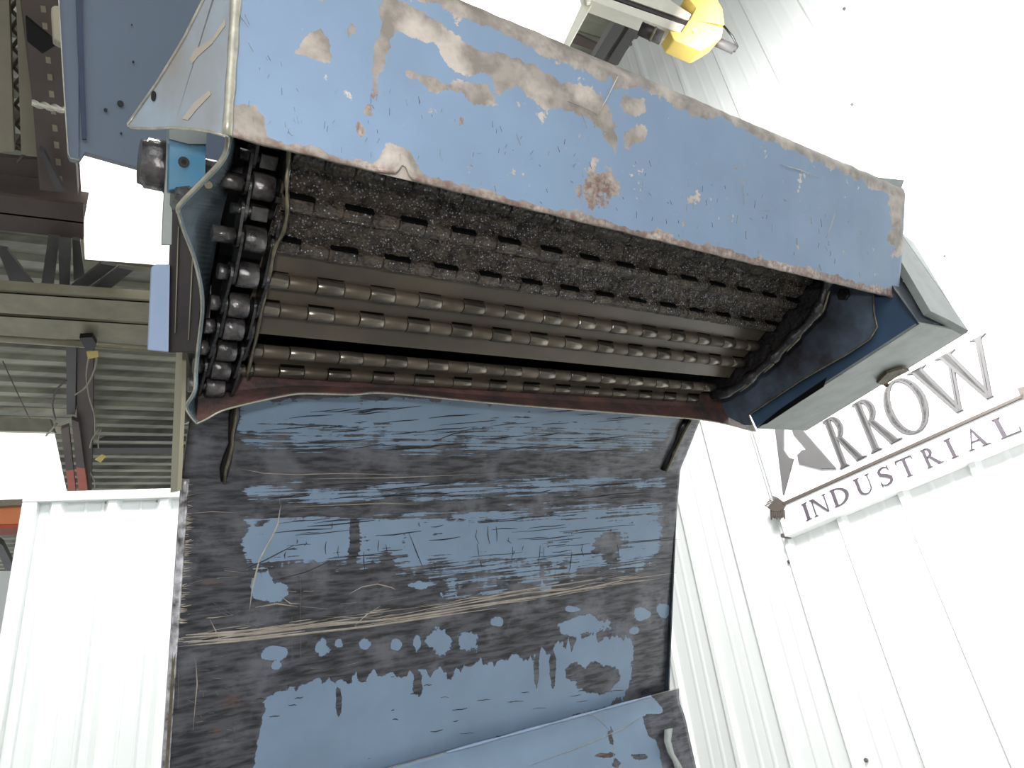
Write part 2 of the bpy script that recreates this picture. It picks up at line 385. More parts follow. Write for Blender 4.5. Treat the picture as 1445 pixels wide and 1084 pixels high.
# upper-left girder with lattice
gl = thing('lattice_girder', 'tan lattice girder with two upright flanges in the top left corner', 'beam', RF(30, 120, .5))
for px in ([(-12, -20), (12, -20), (20, 214), (0, 214), (-12, 212)], [(22, -20), (26, -20), (55, 222), (30, 218)]):
    poly_obj('flange', [RF(x, y, .5) for x, y in px], Vector((0, 0, .06)), m_tangird, gl)
bm = bmesh.new()
for k in range(9):
    y = -15+k*27; x = 12+k*1.3
    for a, b in (((x, y), (x+14, y+14)), ((x+14, y+14), (x+3, y+27))):
        tube(bm, [RF(*a, .42), RF(*b, .42)], .012, 6)
obj('lattice', bm, m_girder, gl)
pc = thing('perforated_girder', 'dark girder with a row of small punched holes, beside the top left box', 'beam', RF(70, 120, .6))
poly_obj('web', [RF(x, y, .6) for x, y in [(27, -20), (82, -20), (92, 0), (110, 274), (56, 268), (44, 120)]], Vector((0, 0, .08)), m_girder, pc)
for k in range(11):
    y = 8+k*24; x = 57+k*2.35
    poly_obj('punched_hole', [RF(a, b, .604) for a, b in [(x, y), (x+7, y+1), (x+8, y+10), (x+1, y+9)]], Vector((0, 0, .012)), m_galv, pc, label='pale daylight coloured punched hole')
steel('gusset_plate', [(36, 24), (82, 62), (60, 76), (38, 58)], .75, .02, m_black, 'black triangular plate against the perforated girder, top left', 'bracket')
steel('roof_purlin', [(-60, 216), (62, 226), (72, 252), (-60, 240)], .35, .03, m_girder, 'short brown purlin just under the tan lattice girder')
steel('roof_brace', [(55, 212), (62, 214), (90, 268), (78, 268)], .68, .04, m_truss, 'thin diagonal brace below the perforated girder')
bm = bmesh.new(); pts = []
for k in range(60):
    t = k/59; p = RF(46+44*t, 146+9*t, .85); pts.append(p+Vector((0, 0, .018*math.sin(k*2.2)))+Ew*.018*math.cos(k*2.2))
tube(bm, pts, .009, 5); obj('coil_hose', bm, m_cream, smooth=True, label='white coiled air hose strung beside the top left box', category='hose')
# cables and yellow tags
def cable(px, drop, r, lab, name='cable', mat=None):
    bm = bmesh.new(); P = [RF(x, y, drop) for x, y in px]
    Q = []
    for i in range(len(P)-1):
        p0 = P[max(0, i-1)]; p1 = P[i]; p2 = P[i+1]; p3 = P[min(len(P)-1, i+2)]
        for t in (0, .25, .5, .75):
            Q.append(.5*((2*p1)+(p2-p0)*t+(2*p0-5*p1+4*p2-p3)*t*t+(3*p1-p0-3*p2+p3)*t**3))
    Q.append(P[-1]); tube(bm, Q, r, 6)
    return obj(name, bm, mat or m_cable, smooth=True, label=lab, category='cable', group='loose cables by the roof joist')
cable([(137, 500), (134, 520), (122, 545), (106, 557)], .9, .010, 'pale cable curling down left from the upper yellow tag')
cable([(126, 500), (122, 530), (126, 560), (133, 585), (134, 610)], .88, .009, 'pale cable hanging straight down from the upper yellow tag')
cable([(94, 537), (80, 550), (74, 570), (78, 592)], .9, .010, 'dark thin cable looping left of the joist', mat=m_girder)
cable([(140, 605), (130, 620), (127, 632)], .86, .009, 'leftmost short cable bundled above the lower yellow tag')
cable([(143, 604), (139, 618), (139, 632)], .85, .009, 'rightmost short cable bundled above the lower yellow tag')
cable([(128, 668), (134, 682), (131, 700)], .86, .008, 'short pale cable hanging behind top edge of white partition')
cable([(4, 510), (20, 545), (42, 592)], .9, .006, 'hair thin cable at the far left above the bright window', mat=m_girder)
cable([(65, 615), (80, 598)], .9, .012, 'short pale rod beside the top corner of the bright window')
steel('yellow_tag', [(122, 497), (138, 496), (139, 504), (124, 507)], .95, .01, m_yel, 'upper yellow tag clipped on the dark joist', 'tag', group='yellow tags by the joist')
steel('yellow_tag', [(134, 649), (144, 642), (150, 644), (142, 653)], .95, .01, m_yel, 'lower yellow tag hanging by the thin purlins', 'tag', group='yellow tags by the joist')
cl = steel('cable_clamp', [(112, 477), (130, 476), (136, 486), (134, 492), (122, 496)], 1.03, .05, m_black, 'black cable clamp on the joist above the upper yellow tag', 'clamp')
# orange crane rail at the left
cr = thing('crane_rail', 'orange painted rail at the left edge beside the white partition', 'rail', PZ(10, 725, 5))
def vfix(name, px, z, th, mat, parent): 
    p0 = PZ(*px[0], z); n = (R @ Vector((0, 0, -1))); n = Vector((n.x, n.y, 0)).normalized()
    return poly_obj(name, [hit(x, y, p0, n) for x, y in px], n*th, mat, parent)
vfix('rail_web', [(-60, 716), (60, 710), (60, 738), (-60, 742)], 5.0, .1, m_orange, cr)
vfix('rail_flange', [(-60, 741), (60, 736), (60, 743), (-60, 749)], 4.95, .16, m_red, cr)
vfix('rail_cap', [(-60, 708), (60, 703), (60, 711), (-60, 717)], 4.97, .14, m_tangird, cr)
steel('roof_brace', [(-10, 760), (4, 770), (30, 822), (14, 822)], .5, .1, m_truss, 'dark brace at far left below the orange rail')

# ----- white partition at the left
Pn = Zw.cross(R @ cdir(2600, 620).normalized()).normalized()
pz0 = PZ(150, 699, 2.3); Pv = R @ cdir(360, -1960).normalized()
PH = (R @ cdir(-4500, 855)*-1); PH = (hit(250, 696, pz0, Pn)-hit(47, 702, pz0, Pn)); 
PH = (PZ(250, 696, 2.36)-PZ(47, 702, 2.24)).normalized(); Pv = (Pv-PH*Pv.dot(PH)).normalized(); PN = PH.cross(Pv).normalized()
if PN.dot(CAM-pz0) < 0: PN = -PN
q0 = hit(47, 702, pz0, PN); q1 = hit(258, 696, pz0, PN); WPN = (q1-q0).length+.25
def pp(h, v, n=0): return q0+PH*h-Pv*v+PN*n
def hh(px, py): p = hit(px, py, pz0, PN)-q0; return p.dot(PH)
part = thing('partition_panel', 'white ribbed metal partition standing left of the inclined pan', 'partition', pp(.2, 2.9))
part.location.z = 0
bm = bmesh.new(); pr = [(0, 0)]
for rx, ry in ((82, 715), (161, 712), (233, 709)):
    h = hh(rx, ry); pr += [(h-.025, 0), (h-.012, .02), (h+.012, .02), (h+.025, 0), (h+.075, 0), (h+.078, .003), (h+.084, .003), (h+.087, 0), (h+.125, 0), (h+.128, .003), (h+.134, .003), (h+.137, 0)]
pr = [p for p in pr if p[0] < WPN]+[(WPN, 0)]
hz = lambda h: (q0+PH*h).z/Pv.z
T = [bm.verts.new(pp(h, .01, n)) for h, n in pr]; B = [bm.verts.new(pp(h, hz(h), n)) for h, n in pr]
for i in range(len(pr)-1): bm.faces.new((T[i], T[i+1], B[i+1], B[i]))
bk = [bm.verts.new(q.co-PN*.05) for q in (T[0], T[-1], B[-1], B[0])]; bm.faces.new(bk)
obj('ribbed_sheet', bm, m_white, part)
bm = bmesh.new(); poly(bm, [pp(-.02, -.01, .03), pp(WPN, -.01, .03), pp(WPN, .022, .03), pp(-.02, .022, .03)], -PN*.08); obj('top_channel', bm, m_white, part, bevel=.003)
bm = bmesh.new(); poly(bm, [pp(-.02, .022, .028), pp(.022, .022, .028), pp(.022, hz(0), .028), pp(-.02, hz(0), .028)], -PN*.08); obj('edge_channel', bm, m_white, part, bevel=.003)
for px, py in ((75, 712), (150, 710), (222, 708), (213, 876)):
    bm = bmesh.new(); p = hit(px, py, pz0, PN); tube(bm, [p, p+PN*.005], .004, 8); obj('screw', bm, m_cable, part)

# ================================================================== SIGN
BO = .055
BP = WP+WN*BO
def bd(px, py, off=0): return hit(px, py, BP+WN*off, WN)
sign = thing('wall_sign', 'white board on the right wall reading ARROW INDUSTRIAL over a long arrow', 'sign', bd(1108, 757))
bl, br_ = bd(1108, 757), bd(1500, 594)
hb = .62
poly_obj('board', [bl, br_, br_+Vw*hb, bl+Vw*hb], -WN*.02, m_board, sign)
bm = bmesh.new(); poly(bm, [bl-WN*.02, bl-WN*.02+Vw*hb, bl-WN*.054+Vw*hb, bl-WN*.054], (br_-bl)); obj('backing_frame', bm, m_board, sign)
bm = bmesh.new(); p = bd(1105, 756); tube(bm, [p-WN*.05, p+WN*.006], .010, 10); obj('mounting_screw', bm, m_dark, sign)
def arc(cx, cy, rx, ry, a0, a1, n=12): return [(cx+rx*math.cos(math.radians(a0+(a1-a0)*i/n)), cy+ry*math.sin(math.radians(a0+(a1-a0)*i/n))) for i in range(n+1)]
def band(out, inn): return [out+inn[::-1]]
SERIF = lambda x, y, w, up: [(x-w, y), (x+w, y), (x+w, y+.025*up), (x-w, y+.025*up)]
def stem(x0, x1, t, s=.07):
    return [[(x0, 0), (x0+t, 0), (x1+t, 1), (x1, 1)], [(x0-s, 0), (x0+t+s, 0), (x0+t, .05), (x0, .05)], [(x1-s, 1), (x1, .95), (x1+t, .95), (x1+t+s, 1)]]
def strips(outer, inner): return [[outer[i], outer[i+1], inner[i+1], inner[i]] for i in range(len(outer)-1)]
GL = {}
GL['I'] = (.34, stem(.1, .1, .14, .09))
GL['N'] = (.95, [[(.1, 0), (.15, 0), (.15, 1), (.1, 1)], [(.82, 0), (.87, 0), (.87, 1), (.82, 1)], [(.08, 1), (.24, 1), (.87, 0), (.78, 0)], [(0, 0), (.25, 0), (.15, .04), (.1, .04)], [(.72, 1), (.97, 1), (.87, .96), (.82, .96)], [(-.02, 1), (.1, 1), (.1, .95)]])
GL['D'] = (.92, stem(.1, .1, .14, .08)+strips(arc(.24, .5, .62, .5, -90, 90, 16), arc(.24, .5, .46, .455, -90, 90, 16)))
GL['U'] = (.9, [[(.12, 1), (.26, 1), (.26, .35), (.12, .35)], [(.76, 1), (.80, 1), (.80, .35), (.76, .35)], [(.02, 1), (.36, 1), (.26, .96), (.12, .96)], [(.66, 1), (.9, 1), (.8, .96), (.76, .96)]]+strips(arc(.46, .35, .34, .36, 180, 360, 16), arc(.51, .35, .25, .31, 180, 360, 16)))
def S_():
    mid = [(.58, .84), (.5, .95), (.36, .98), (.2, .93), (.12, .8), (.15, .67), (.3, .57), (.45, .47), (.58, .34), (.57, .18), (.46, .06), (.3, .02), (.15, .07), (.07, .2)]
    wd = [.012, .02, .03, .04, .06, .075, .085, .085, .075, .06, .04, .03, .02, .012]; L = []; Rr = []
    for i, (x, y) in enumerate(mid):
        a = mid[max(0, i-1)]; b = mid[min(len(mid)-1, i+1)]; dx, dy = b[0]-a[0], b[1]-a[1]; l = math.hypot(dx, dy); nx, ny = -dy/l, dx/l
        L.append((x+nx*wd[i], y+ny*wd[i])); Rr.append((x-nx*wd[i], y-ny*wd[i]))
    return strips(L, Rr)+[[(.56, 1.0), (.6, 1.0), (.61, .74), (.57, .74)], [(.04, 0), (.08, 0), (.08, .27), (.04, .27)]]
GL['S'] = (.68, S_())
GL['T'] = (.86, [[(.36, 0), (.5, 0), (.5, 1), (.36, 1)], [(.27, 0), (.59, 0), (.5, .04), (.36, .04)], [(.02, .955), (.84, .955), (.84, 1), (.02, 1)], [(.0, .8), (.04, .8), (.06, 1), (.02, 1)], [(.82, .8), (.86, .8), (.84, 1), (.8, 1)]])
def Rg(w=.8): return stem(.1, .1, .14, .08)+strips(arc(.26, .76, .3, .24, -90, 90, 14), arc(.24, .76, .18, .205, -90, 90, 14))+[[(.3, .52), (.42, .54), (.8, .03), (.62, .03)], [(.6, 0), (.9, 0), (.9, .02), (.8, .03), (.62, .03)]]
GL['R'] = (.88, Rg())
GL['A'] = (.95, [[(.12, 0), (.17, 0), (.48, .97), (.45, .97)], [(.66, 0), (.82, 0), (.5, 1), (.43, 1)], [(.24, .34), (.68, .34), (.67, .38), (.25, .38)], [(.02, 0), (.28, 0), (.17, .04), (.12, .04)], [(.56, 0), (.94, 0), (.82, .04), (.66, .04)]])
GL['L'] = (.74, stem(.1, .1, .14, .08)+[[(.2, 0), (.68, 0), (.7, .045), (.2, .045)], [(.66, 0), (.7, 0), (.73, .22), (.69, .22)]])
GL['O'] = (1.0, strips(arc(.48, .5, .46, .52, 0, 360, 36), arc(.48, .5, .33, .485, 0, 360, 36)))
GL['W'] = (1.35, [[(.05, 1), (.2, 1), (.5, 0), (.44, 0)], [(.44, 0), (.48, 0), (.72, .86), (.69, .9)], [(.58, 1), (.73, 1), (1.0, 0), (.94, 0)], [(.94, 0), (.98, 0), (1.27, 1), (1.22, 1)], [(-.03, 1), (.3, 1), (.2, .965), (.05, .965)], [(.5, 1), (.83, 1), (.73, .965), (.58, .965)], [(1.12, 1), (1.36, 1), (1.27, .965), (1.22, .965)]])
def letter(ch, pl, pr, ptop, mat, depth=.006, fat=0):
    """pl, pr: baseline ends in the photograph, ptop: where the cap height ends above pl"""
    wd, parts = GL[ch]; A = bd(*pl); B = bd(*pr); T = bd(*ptop); X = (B-A)/wd; Y = (T-A)
    bm = bmesh.new()
    for k, P in enumerate(parts):
        for q in ((0, fat) if fat else (0,)): poly(bm, [A+X*(x+q-fat*.5)+Y*y+WN*(.0002*(k % 4)) for x, y in P], WN*depth)
    return obj('letter', bm, mat, sign, label='letter '+ch)
# INDUSTRIAL
def up(pl, L): 
    A = bd(*pl); return proj(A+Vw*L)
hI = (bd(1131, 713)-bd(1140, 735)).length
for ch, pl, pr in (('I', (1138, 736), (1147, 731)), ('N', (1150, 730), (1173, 720)), ('D', (1178, 717), (1204, 706)), ('U', (1212, 702.5), (1236, 692)),
                   ('S', (1245, 688.5), (1264, 680)), ('T', (1273, 676.5), (1297, 667)), ('R', (1309, 662), (1332, 651.5)), ('I', (1343, 648), (1354, 643)),
                   ('A', (1367, 637.5), (1400, 625)), ('L', (1412, 620.5), (1444, 608))):
    letter(ch, pl, pr, up(pl, hI*(1+.0)), m_ltr2)
hA = (bd(1381, 477)-bd(1419, 550)).length
for ch, pl, pr in (('R', (1186, 663), (1222, 645)), ('R', (1230, 641), (1272, 620)), ('O', (1268, 622), (1326, 594)), ('W', (1318, 598), (1432, 546))):
    letter(ch, pl, pr, up(pl, hA*1.03), m_ltr, .008, .05)
for P in ([(1090, 560), (1107, 605), (1107, 635), (1114, 646), (1121, 648), (1107, 699)],
          [(1108, 560), (1124, 596), (1181, 661.5), (1160, 662), (1129, 654), (1127, 643), (1134, 636), (1141, 635), (1121, 612)]):
    poly_obj('letter', [bd(x, y) for x, y in P], WN*.012, m_ltr, sign, label='letter A drawn as an arrowhead')
poly_obj('arrow_shaft', [bd(x, y) for x, y in [(1106, 709.5), (1446, 556.5), (1446, 561), (1107, 713)]], WN*.01, m_dark, sign)
bm = bmesh.new()
poly(bm, [bd(x, y) for x, y in [(1108, 710), (1109, 714), (1104, 722), (1092, 722), (1085, 717), (1094, 706), (1100, 704)]], WN*.01)
for k in range(8):
    t = k/7; x = 1098-10*t; y = 703+t*13; poly(bm, [bd(x, y), bd(x+2.2, y+1), bd(x-1-5*(t > .3), y-1), bd(x-7, y-2)][:3]+[bd(x-8, y-3.5)], WN*.009)
    x = 1088+k*2.6; poly(bm, [bd(x, 720), bd(x+1.6, 720), bd(x+2.6, 729+3*math.sin(k*2)), bd(x+1, 732+2*math.cos(k*2.4))], WN*.0085)
obj('arrow_feathers', bm, m_dark, sign)
bm = bmesh.new()
poly(bm, [bd(x, y) for x, y in [(1437, 549), (1450, 545), (1470, 548), (1460, 566), (1446, 565), (1441, 558)]], WN*.01)
obj('arrow_tip', bm, m_dark, sign)

# ================================================================== OVERHEAD FIXTURE (cream profile, yellow end cap)
fx = thing('overhead_rail', 'cream aluminium rail with a yellow end cap in front of the wall, top centre', 'rail', PZ(960, 30, 3.2))
def fxp(px, py, z=3.2): return PZ(px, py, z)
bk = R @ Vector((0, .02, -.14))
for nm, px, z, mt in (('profile', [(822, -18), (842, -8), (968, 36), (960, 47), (834, 1), (828, 4)], 3.2, m_cream),
                      ('profile', [(830, -30), (900, -30), (976, 20), (972, 29), (850, -14)], 3.22, m_cream),
                      ('dark_groove', [(845, -14), (856, -14), (972, 29), (968, 36), (850, -7)], 3.23, m_btube)):
    poly_obj(nm, [fxp(x, y, z) for x, y in px], bk, mt, fx, bevel=.002)
poly_obj('frame_post', [fxp(x, y, 3.24) for x, y in [(828, -10), (838, 0), (802, 66), (795, 62)]], R @ Vector((0, 0, -.03)), m_cream, fx)
poly_obj('end_cap', [fxp(x, y, 3.16) for x, y in [(967, -6), (1010, -6), (1020, 12), (1023, 35), (974, 28), (983, 10)]], bk*1.3, m_yel, fx, bevel=.006)
poly_obj('end_cap', [fxp(x, y, 3.14) for x, y in [(974, 26), (1021, 38), (1018, 54), (1003, 64), (988, 72), (951, 56), (944, 42), (962, 45)]], bk*1.3, m_yel, fx, bevel=.006)
bm = bmesh.new(); p = fxp(979, 43, 3.13); tube(bm, [p, p-bk*.1], .009, 10); obj('cap_screw', bm, m_galv, fx)
bm = bmesh.new(); tube(bm, [fxp(903, 40, 3.14), fxp(934, 54, 3.14)], .030, 14); obj('hose_fitting', bm, m_btube, fx, smooth=False)
bm = bmesh.new(); tube(bm, [fxp(920, 47.5, 3.14), fxp(923, 49, 3.14)], .033, 14); obj('brass_ring', bm, m_tan, fx)
bm = bmesh.new(); tube(bm, [fxp(1000, 54, 3.3), fxp(1036, 70, 3.3)], .022, 12); obj('grey_tube', bm, m_truss, fx)
bm = bmesh.new(); tube(bm, [fxp(1021, 36, 3.25), fxp(1034, 52, 3.26), fxp(1041, 66, 3.27), (fxp(1036, 73, 3.27))], .005, 6); obj('black_wire', bm, m_black, fx, smooth=True)
for lab, px in (('left of the two grey beams below the cream overhead rail', [(878, 14), (890, 22), (850, 86), (836, 84)]), ('right of the two grey beams below the cream overhead rail', [(897, 25), (908, 30), (872, 92), (854, 92)])):
    steel('eave_beam', px, .7, .06, m_truss, lab, group='grey beams below the overhead rail')
steel('eave_purlin', [(833, 2), (880, 22), (872, 32), (826, 12)], .35, .03, m_girder, 'upper brown purlin seen inside the frame left of the two grey beams', group='purlins inside the frame')
steel('eave_purlin', [(812, 48), (850, 66), (844, 74), (806, 60)], .35, .03, m_girder, 'lower brown purlin seen inside the frame left of the two grey beams', group='purlins inside the frame')

# ================================================================== CHIP CONVEYOR
A0 = PZ(256, 690, .763); S0 = su(A0); S1 = S0+.8
conv = thing('chip_conveyor', 'big worn blue steel chip conveyor with open discharge head showing a hinged belt', 'conveyor', Vector((A0.x, A0.y, 0)))
Up = Uw.cross(Gw).normalized()
if Up.z < 0: Up = -Up
PN_ = Uw.cross(Pw).normalized()
if PN_.dot(CAM-A0) < 0: PN_ = -PN_
BK = -PN_                                           # away from the viewer, square to the pan
# ---- inclined pan -------------------------------------------------
bend = PZ(256, 676, .763)
D2 = K(990, 605, S1)-K(962, 672, S1); D2 = D2/D2.length
D3 = K(975, 1084, S1)-K(950, 970, S1); D3 = D3/D3.length
sA, sB = K(950, 972, S1), None
sp = onU(sA, S0); L1 = (sp-bend).dot(-Pw)           # bend to seam
nD2 = D2.cross(Uw).normalized(); nD2 = nD2 if nD2.dot(CAM-bend) > 0 else -nD2
def pan_pt(u, l):                                   # l measured down from the bend
    if l < -.008: p = bend+D2*(-l)
    elif l < .008: t = (l+.008)/.016; p = (bend+D2*.008)*(1-t)**2+bend*2*t*(1-t)+(bend-Pw*.008)*t*t
    else: p = bend-Pw*l
    return onU(p, S0+u)
def pan_fn(a, b):
    u = a*.8; l = -.13+b*(L1+.14)
    p = pan_pt(u, l)
    p = p+PN_*(.0016*noise.noise(Vector((u*7, l*9, 1)))+.0008*noise.noise(Vector((u*25, l*22, 4))))
    e = min(u, .8-u)                                 # rolled long edges
    if e < .008: p = p-PN_*(.008-e)**2*90
    return p, u, l
PAINT = [[(338, 560), (400, 560), (900, 560), (958, 585), (944, 632), (900, 640), (760, 640), (560, 640), (420, 636), (345, 632), (328, 600)],
         [(342, 684), (600, 680), (760, 672), (935, 672), (938, 690), (760, 700), (640, 708), (450, 714), (338, 706)],
         [(345, 728), (520, 728), (700, 716), (936, 706), (934, 780), (925, 800), (860, 812), (780, 818), (700, 826), (640, 838), (600, 812), (540, 800), (480, 800), (430, 794), (400, 800), (350, 800), (336, 770)],
         [(368, 985), (400, 975), (445, 962), (500, 955), (560, 950), (640, 945), (700, 930), (760, 924), (800, 905), (850, 895), (892, 905), (893, 960), (880, 990), (500, 1110), (352, 1110), (366, 1040)]]
ISLE = [(455, 916, 15, 15), (478, 908, 9, 9), (385, 922, 20, 10), (390, 940, 8, 6), (514, 910, 8, 9), (560, 912, 8, 9), (588, 908, 6, 14), (622, 902, 18, 20), (664, 906, 17, 16), (702, 878, 8, 7),
        (836, 880, 42, 13), (805, 888, 14, 10), (806, 860, 14, 5), (905, 866, 12, 9), (895, 890, 9, 6), (935, 862, 10, 12), (370, 822, 14, 22), (390, 835, 18, 14), (640, 838, 22, 7), (700, 834, 24, 7), (600, 826, 26, 6), (780, 822, 20, 5), (770, 828, 16, 6)]
HOLE = [(858, 768, 17, 16), (862, 785, 10, 10), (840, 958, 30, 20), (812, 950, 14, 12), (500, 765, 6, 34), (497, 790, 5, 20), (545, 795, 8, 14), (590, 965, 7, 18), (478, 990, 4, 20), (780, 945, 4, 22), (757, 950, 3, 24), (420, 880, 30, 8)]
def pan_field(x, y):
    r = 1.0; g = 0.0; bl = 0.0
    jag = 13*noise.noise(Vector((x*.075, 3, 0)))+12*noise.noise(Vector((x*.21, 5, 0)))
    for k, P in enumerate(PAINT):
        d = poly_sd(x, y+(jag if (k == 3 and y < 1000 or k == 2 and y > 790) else 0), P); r = min(r, 1-sm(.5+d/26))
        if d > -10:
            if k == 0: g = max(g, .22+.7*sm((y-582)/45))
            if k == 1: g = max(g, .8)
            if k == 2: g = max(g, .26+.6*sm((y-770)/35)+.5*sm((742-y)/20))
            if k == 3: g = max(g, .03)
    for cx, cy, rx, ry in ISLE:
        q = math.hypot((x-cx)/rx, (y-cy)/ry); r = min(r, sm(.5+(q-1)*.5)) if q < 2 else r
    for cx, cy, rx, ry in HOLE:
        q = math.hypot((x-cx)/rx, (y-cy)/ry)
        if q < 2: r = max(r, sm(.5-(q-1)*.6))
    r = .10+.90*r
    for cx, cy, rx, ry in ((328, 990, 20, 12), (305, 1030, 9, 9), (850, 915, 32, 10), (300, 822, 22, 5)):
        q = math.hypot((x-cx)/rx, (y-cy)/ry); bl = max(bl, .45*sm(1.1-q))
    return r, g, bl
bm = bmesh.new(); sheet(bm, pan_fn, 200, 150, pan_field, .003, BK)
def onpan(px, py):
    p = hit(px, py, bend, PN_); u = su(p)-S0; l = (bend-p).dot(Pw)
    if l < 0: p = hit(px, py, bend, nD2)
    return p+PN_*(.0016*noise.noise(Vector((u*7, l*9, 1)))+.0008*noise.noise(Vector((u*25, l*22, 4)))-max(0, .008-u)**2*90+.0002)
SC = [([(248, 913), (330, 905), (420, 895), (520, 884), (600, 872), (700, 858)], 3.0), ([(255, 900), (360, 894), (470, 880), (560, 874)], 4.2), ([(258, 906), (340, 902), (430, 890)], 4.5), ([(262, 896), (320, 893), (400, 884)], 4.0),
      ([(440, 886), (560, 872), (660, 856), (760, 842), (840, 828), (905, 812)], 3.2), ([(500, 884), (620, 866), (700, 852)], 3.0), ([(540, 872), (640, 852), (740, 832), (800, 824), (870, 812)], 2.2), ([(600, 862), (690, 846), (745, 836), (800, 832), (840, 822)], 2.6),
      ([(610, 868), (700, 852), (755, 846)], 2.6), ([(700, 812+8), (760, 816), (800, 812), (870, 811)], 1.6), ([(380, 890), (450, 880), (540, 866)], 2.4), ([(330, 893), (420, 882)], 2.6), ([(770, 844), (810, 836), (838, 832)], 1.8),
      ([(316, 805), (350, 809)], 2.4), ([(306, 816), (336, 814)], 2.2), ([(252, 828), (285, 819)], 2.0), ([(445, 819), (470, 818)], 2.6), ([(400, 833), (418, 835)], 3.0), ([(428, 834), (442, 834)], 3.0), ([(360, 857), (390, 852), (420, 856)], 2.2), ([(425, 856), (462, 859)], 2.2),
      ([(396, 842), (410, 852), (424, 852)], 2.0), ([(492, 838), (510, 828), (532, 824), (552, 829), (558, 832)], 1.8), ([(340, 680), (346, 700), (396, 713), (392, 740), (384, 758), (366, 790), (356, 830), (352, 860)][2:], 2.2), ([(391, 680), (395, 712)], 1.6),
      ([(480, 852), (502, 850)], 1.8), ([(530, 850), (575, 842)], 1.8), ([(500, 883), (516, 868), (536, 855)], 1.6), ([(424, 815), (424, 930)], 1.3), ([(412, 870), (412, 930)], 1.2), ([(276, 930), (278, 965), (272, 1030)], 1.6), ([(252, 945), (251, 1000)], 1.6), ([(281, 975), (291, 975)], 1.8), ([(438, 943), (454, 943)], 1.4), ([(490, 939), (506, 935)], 1.4),
      ([(270, 605+50), (310, 650)], 1.2), ([(262, 725), (300, 722), (335, 724)], 1.3), ([(275, 700), (302, 698)], 1.2), ([(336, 661), (372, 668), (420, 670), (480, 668), (600, 671)], 1.4), ([(430, 676), (560, 674), (700, 668)], 1.6), ([(395, 716), (500, 712), (540, 710), (590, 712)], 1.5), ([(264, 602+40), (262, 660)], 1.4),
      ([(245, 874), (300, 872), (330, 868)], 1.5), ([(300, 850), (328, 868)], 1.3), ([(296, 874), (304, 890), (312, 906)], 1.4), ([(352, 870), (350, 880)], 1.8), ([(455, 870), (530, 872), (590, 862)], 1.2), ([(800, 702), (850, 698)], 1.0), ([(826, 690), (850, 696)], 1.0), ([(690, 672), (740, 670), (800, 668)], 1.0), ([(905, 806), (935, 805)], 1.4), ([(885, 808), (910, 812)], 1.6)]
random.seed(3)
for k in range(70):
    x = random.uniform(250, 900); t = (x-250)/680; y = 905-92*t+random.uniform(-9, 7)*(1-.3*t); l = random.uniform(18, 70); SC.append(([(x, y), (x+l*.5, y-l*.075+random.uniform(-1, 1)), (x+l, y-l*.14)], random.uniform(.8, 2.2)))
for k in range(34):
    x = random.uniform(262, 340); y = random.uniform(690, 1060); SC.append(([(x, y), (x+random.uniform(-3, 16), y+random.uniform(-3, 7))], random.uniform(.7, 1.6)))
for k in range(130):                                # bright nicks that paint the highlight along the left edge
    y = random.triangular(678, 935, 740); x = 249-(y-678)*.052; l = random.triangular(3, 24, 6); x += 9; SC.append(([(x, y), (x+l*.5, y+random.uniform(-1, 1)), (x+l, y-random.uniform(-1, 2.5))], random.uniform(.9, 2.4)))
DK = []
for k in range(150):                                # dark score lines through the paint
    x = random.uniform(345, 900); y = random.choice((random.uniform(575, 640), random.uniform(575, 640), random.uniform(682, 705), random.uniform(730, 815), random.uniform(730, 815), random.uniform(940, 1040))); l = random.uniform(12, 90) if y < 900 else random.uniform(4, 22)
    DK.append(([(x, y), (x+l*.4, y-l*.035+random.uniform(-1.2, 1.2)), (x+l*.7, y-l*.06), (x+l, y-l*.09+random.uniform(-1.5, 1.5))], random.uniform(.7, 1.7)))
for k in range(26):
    x = random.uniform(380, 880); y = random.uniform(735, 800); l = random.uniform(5, 26); DK.append(([(x, y), (x+random.uniform(-2, 2), y+l*.5), (x+random.uniform(-3, 4), y+l)], random.uniform(.8, 2.0)))
DK += [([(348, 802), (372, 792), (395, 780), (414, 770)], 1.6), ([(396, 816), (430, 808), (470, 790)], 1.2), ([(577, 752), (588, 780), (596, 800)], 1.8), ([(468, 610), (495, 608), (515, 606)], 2.2), ([(285+330, 622), (640, 612), (690, 607)], 1.6)]
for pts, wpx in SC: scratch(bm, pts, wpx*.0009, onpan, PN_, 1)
for pts, wpx in DK: scratch(bm, pts, wpx*.0009, onpan, PN_, 2)
pan = obj('inclined_pan', bm, [m_pan, m_scr_highlight, m_scored], conv)
# rolled side edge, highlight painted into its colour; casing sides behind the pan
def sidewall(name, s, mat, depth=.28):
    a = onU(bend+D2*.12, s); c = onU(bend, s); e = onU(sp, s); fl = e+D3*((e.z-.02)/-D3.z)
    bm = bmesh.new(); q = BK*.004; strip(bm, [p+q for p in (a, c, e, fl)], [p+q+BK*depth for p in (a, c, e, fl)], .003)
    return obj(name, bm, mat, conv)
sidewall('casing_side', S0+.002, m_tan, .012); sidewall('casing_side', S1-.008, m_inner)
bm = bmesh.new(); poly(bm, [K(x, y, S0-.006) for x, y in [(254, 497), (263, 497), (262, 560), (256, 692), (246, 695)]], -Uw*.004); obj('side_flange', bm, m_galv, conv)
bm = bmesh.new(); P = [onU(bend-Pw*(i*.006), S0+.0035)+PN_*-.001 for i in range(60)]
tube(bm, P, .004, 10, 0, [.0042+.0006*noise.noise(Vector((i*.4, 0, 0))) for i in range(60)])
obj('rolled_edge_highlight', bm, plain('highlit_rolled_edge', (228, 226, 232), .28, .35, .65, 60, (70, 66, 66), .4), conv, label='left edge painted bright as a highlight')
